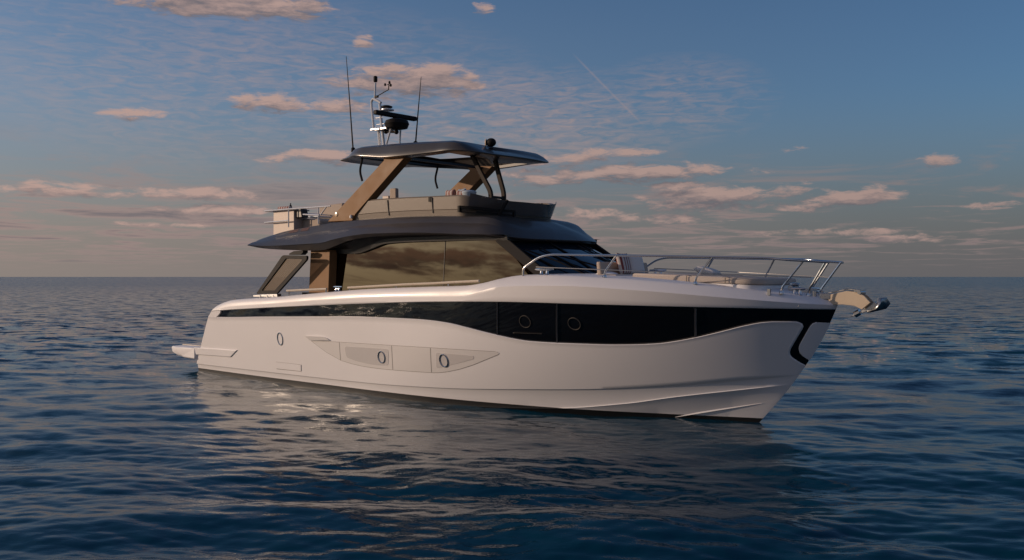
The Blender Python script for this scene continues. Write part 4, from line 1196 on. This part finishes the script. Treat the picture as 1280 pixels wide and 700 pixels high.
plinth = part(slab(pad_plan(12.8, 15.88, 1.12, 0.86, 0.35), lambda x: ZG(x) - 0.05, lambda x: ZT(x) - 0.11, 0.02), 'lounge_plinth', 'gelcoat')
sunpad = part(slab(pad_plan(13.62, 15.92, 1.10, 0.88, 0.38), lambda x: ZT(x) - 0.105, ZT, 0.035), 'sunpad', 'beige_top', angle=50)
for xs_ in (14.66, 15.36):
    mb = MB().bar([(xs_, -1.02, ZT(xs_) + 0.002), (xs_, 1.02, ZT(xs_) + 0.002)], 0.012, 0.006); mb.bar([(xs_, -lerp(1.10, 0.88, (xs_ - 13.62) / 2.3) - 0.002, ZT(xs_) - 0.11), (xs_, -lerp(1.10, 0.88, (xs_ - 13.62) / 2.3) - 0.002, ZT(xs_) - 0.01)], 0.012, 0.006, up=(0, 1, 0)); part(mb, 'seam', 'seam', sunpad)
bench = part(slab([(12.87, -1.16), (13.30, -1.16), (13.30, 0.42), (12.87, 0.42)], 2.43, 2.55, 0.03), 'bench_seat', 'beige_top', angle=50)
mb = MB(); rows = []
for y in (-1.16, -1.13, 0.39, 0.42):
    k_ = 0.02 if y in (-1.16, 0.42) else 0
    rows.append([(12.87 + k_, y, 2.54), (12.99 - k_, y, 2.54), (12.95 - k_, y, 2.775 - k_), (12.85 + k_, y, 2.775 - k_)])
mb.loft(rows, closed=True); mb.ngon(rows[0], True); mb.ngon(rows[-1]); part(mb, 'bench_backrest', 'beige', bevel=0.02)

# ------------------------------------------------------------------ bow fittings
RO = [(16.664, 2.175), (16.866, 2.225), (17.077, 2.271), (17.195, 2.26), (17.285, 2.237), (17.362, 2.192), (17.456, 2.091), (17.323, 1.978), (17.195, 2.035), (17.012, 2.052), (16.852, 2.046), (16.609, 2.009)]
mb = MB()
for y0, y1 in ((-0.09, -0.06), (0.06, 0.09)): mb.prism(RO, y0, y1)
mb.prism([RO[i] for i in (0, 1, 2)] + [(RO[2][0], RO[2][1] - 0.03), (RO[1][0], RO[1][1] - 0.03), (RO[0][0], RO[0][1] - 0.03)], -0.06, 0.06)
roller = part(mb, 'bow_roller', 'roller', bevel=0.006)
mb = MB(); mb.tube([(RO[4][0], -0.11, RO[4][1] + 0.01), (RO[4][0], 0.11, RO[4][1] + 0.01)], 0.03, 10); mb.box((RO[4][0] - 0.03, 0, RO[4][1] + 0.035), (0.10, 0.24, 0.03))
part(mb, 'roller_pin', 'steel', roller)
mb = MB(); cpts = [(16.45, 0.0, 2.27)] + [(x, 0.0, z + 0.03) for x, z in [(16.664, 2.188), (16.866, 2.23), (17.064, 2.271), (17.272, 2.248)]]
mb.tube(cpts, 0.014, 6); part(mb, 'anchor_chain', 'galv', roller)
# windlass and small fittings
mb = MB(); mb.lathe([(0.13, 0.0), (0.13, 0.03), (0.07, 0.05), (0.07, 0.11), (0.10, 0.13), (0.09, 0.16), (0.02, 0.17)], (16.15, 0.0, 2.235)); mb.box((16.38, 0, 2.26), (0.26, 0.16, 0.10)); mb.tube([(16.15, -0.16, 2.31), (16.15, 0.16, 2.31)], 0.05, 10)
part(mb, 'windlass', 'galv', bevel=0.006)
mb = MB(); mb.box((16.72, -0.10, 2.18), (0.16, 0.06, 0.09), 0.4); mb.box((16.72, 0.10, 2.18), (0.16, 0.06, 0.09), -0.4); mb.lathe([(0.04, -0.02), (0.04, 0.08)], (16.56, -0.16, 2.19)); mb.lathe([(0.04, -0.02), (0.04, 0.08)], (16.56, 0.16, 2.19)); mb.lathe([(0.05, 0), (0.05, 0.06)], (16.62, 0.0, 2.18))
part(mb, 'bow_fairlead', 'steel', bevel=0.006)
for s in (-1, 1): cleat(16.36, s * 0.36, ZG(16.36) - 0.01, 0.26, -s * 0.5)
mb = MB().box((16.05, -0.74, 2.25), (0.05, 0.04, 0.10)); part(mb, 'deck_light', 'steel')
mb = MB().lathe([(0.02, 0), (0.02, 0.012)], (16.45, -0.52, 2.03), (0, -1, 0.0), 10); part(mb, 'bow_light', 'steel')

# anchor hanging in the roller
anchor = empty('anchor', (17.45, 0, 2.05), 'galvanised plough anchor hanging from the sand coloured bow roller', 'anchor')
def apart(mb, name, mat, parent=None, **kw):
    o = mb.build(name, mat, None, **kw); o.parent = parent or anchor
    if parent is None: o.matrix_parent_inverse = Matrix.Translation((-17.45, 0, -2.05))
    return o
FL = [(17.552, 2.164), (17.589, 2.138), (17.647, 2.166), (17.664, 2.095), (17.614, 1.993), (17.527, 1.953), (17.387, 1.926), (17.425, 1.988), (17.501, 2.067)]
mb = MB(); rows = []
spine = [(17.558, 2.162), (17.552, 2.08), (17.489, 2.009), (17.387, 1.941)]
tipw = [(17.652, 2.163), (17.664, 2.07), (17.602, 1.985), (17.4, 1.924)]
for (sx, sz), (tx_, tz_), w in zip(spine, tipw, (0.10, 0.22, 0.20, 0.04)):
    rows.append([(tx_, -w, tz_), (lerp(sx, tx_, 0.4), -w * 0.5, lerp(sz, tz_, 0.4) + 0.0), (sx, 0, sz), (lerp(sx, tx_, 0.4), w * 0.5, lerp(sz, tz_, 0.4)), (tx_, w, tz_)])
mb.loft(rows); apart(mb, 'fluke', 'galv', solid=0.02)
SH = [(17.501, 2.105), (17.539, 2.055), (17.425, 1.963), (17.298, 1.916), (17.195, 1.867), (17.097, 1.846), (17.169, 1.9), (17.272, 1.951), (17.375, 2.005)]
mb = MB().prism(SH, -0.022, 0.022); apart(mb, 'shank', 'galv', bevel=0.006)
mb = MB().tube([(x, 0, z) for x, z in [(17.175, 1.892), (17.259, 1.938)]], 0.055, 10); apart(mb, 'tripping_bar', 'steel')

# ------------------------------------------------------------------ loose things lying on the yacht
def cushion(name, loc, size, rot, mat, label, cat='cushion', group='loose cushions on the yacht', pinch=0.72):
    n = 14; mb = MB(); W, H, T = size
    for sg in (1, -1):
        rows = []
        for i in range(n + 1):
            r = []
            for j in range(n + 1):
                u, v = -1 + 2 * i / n, -1 + 2 * j / n
                th_ = ((1 - u ** 4) * (1 - v ** 4)) ** 0.55
                k_ = 1 - 0.07 * (1 - abs(u)) * 0 - 0.06 * (1 - v * v) * abs(u) ** 3 ; l_ = 1 - 0.06 * (1 - u * u) * abs(v) ** 3
                r.append((sg * T / 2 * th_, u * W / 2 * k_, v * H / 2 * l_))
            rows.append(r)
        mb.loft(rows, flip=(sg < 0))
    o = mb.build(name, mat, None, angle=80, weld=1e-3)
    o.location = loc; o.rotation_euler = rot; tag(o, label, cat, group); return o
cushion('scatter_cushion', (13.10, -0.62, 2.74), (0.42, 0.42, 0.15), (0, R(-14), R(8)), 'red_stripe', 'upright cushion with dark red and cream stripes on the foredeck bench')
cushion('scatter_cushion', (13.12, -0.27, 2.72), (0.40, 0.38, 0.17), (0, R(-16), R(-14)), 'fluff', 'fluffy white cushion leaning behind the striped one on the bench')
cushion('scatter_cushion', (14.1, 0.72, 2.60), (0.42, 0.44, 0.15), (0, R(-74), R(10)), 'fluff', 'white cushion lying flat on the foredeck sunpad')
def roll(loc, L, r, rz, mat, label, group):
    mb = MB(); mb.lathe([(r * 0.3, 0.0), (r * 0.9, 0.0), (r, 0.02), (r, L - 0.02), (r * 0.9, L), (r * 0.3, L)], (-L / 2, 0, 0), (1, 0, 0), 16)
    o = mb.build('rolled_towel', mat, None, angle=50); o.location = loc; o.rotation_euler = (0, 0, rz); tag(o, label, 'towel', group); return o
ta = (3.24, 4.195)
ctop = (CTR[1][1] + CTR[2][1]) / 2
t0 = roll((ta[0], -1.25, ctop + 0.056), 0.40, 0.055, 0.15, 'towel_stripe', 'red striped rolled towel on the counter at the aft end of the flybridge', None)
tb = (3.303, 4.237)
mb = MB().lathe([(0.035, -0.08), (0.04, 0.0), (0.03, 0.05), (0.014, 0.07), (0.014, 0.11)], (0, 0, 0), n=12)
o = mb.build('bottle', 'black'); o.location = (tb[0], -1.12, ctop + 0.085); tag(o, 'small dark bottle beside the striped towel on the aft counter', 'bottle')
fc = [(8.832, 4.291), (9.037, 4.289), (9.192, 4.266), (9.369, 4.258)]
mb = MB().prism([(fc[0][0] - 0.35, 3.70), (fc[3][0] + 0.4, 3.70), (fc[3][0] + 0.4, fc[1][1] - 0.23), (fc[0][0] - 0.35, fc[1][1] - 0.23)], -1.26, -0.5); part(mb, 'flybridge_sofa', 'beige', bevel=0.03, seg=3)
cushion('scatter_cushion', (fc[0][0], -0.9, fc[0][1] - 0.07), (0.34, 0.30, 0.14), (0, R(-8), R(80)), 'cushion_stripe', 'pink and white striped cushion showing above the flybridge coaming, the aftmost one')
cushion('scatter_cushion', (fc[1][0], -0.75, fc[1][1] - 0.07), (0.34, 0.34, 0.14), (0, R(-8), R(70)), 'ceramic', 'pale blue cushion between two striped ones above the flybridge coaming')
cushion('scatter_cushion', (fc[2][0], -0.9, fc[2][1] - 0.07), (0.34, 0.28, 0.14), (0, R(-8), R(95)), 'cushion_stripe', 'striped cushion on the flybridge nearest the pale bowl')
mb = MB().lathe([(0.07, -0.215), (0.08, -0.12), (0.13, -0.06), (0.16, 0.03), (0.15, 0.05), (0.10, 0.07), (0.01, 0.08)], (0, 0, 0), n=20)
o = mb.build('lidded_bowl', 'ceramic'); o.location = (fc[3][0], -0.9, fc[3][1] - 0.01); tag(o, 'pale blue lidded bowl on the flybridge forward of the striped cushions', 'bowl')
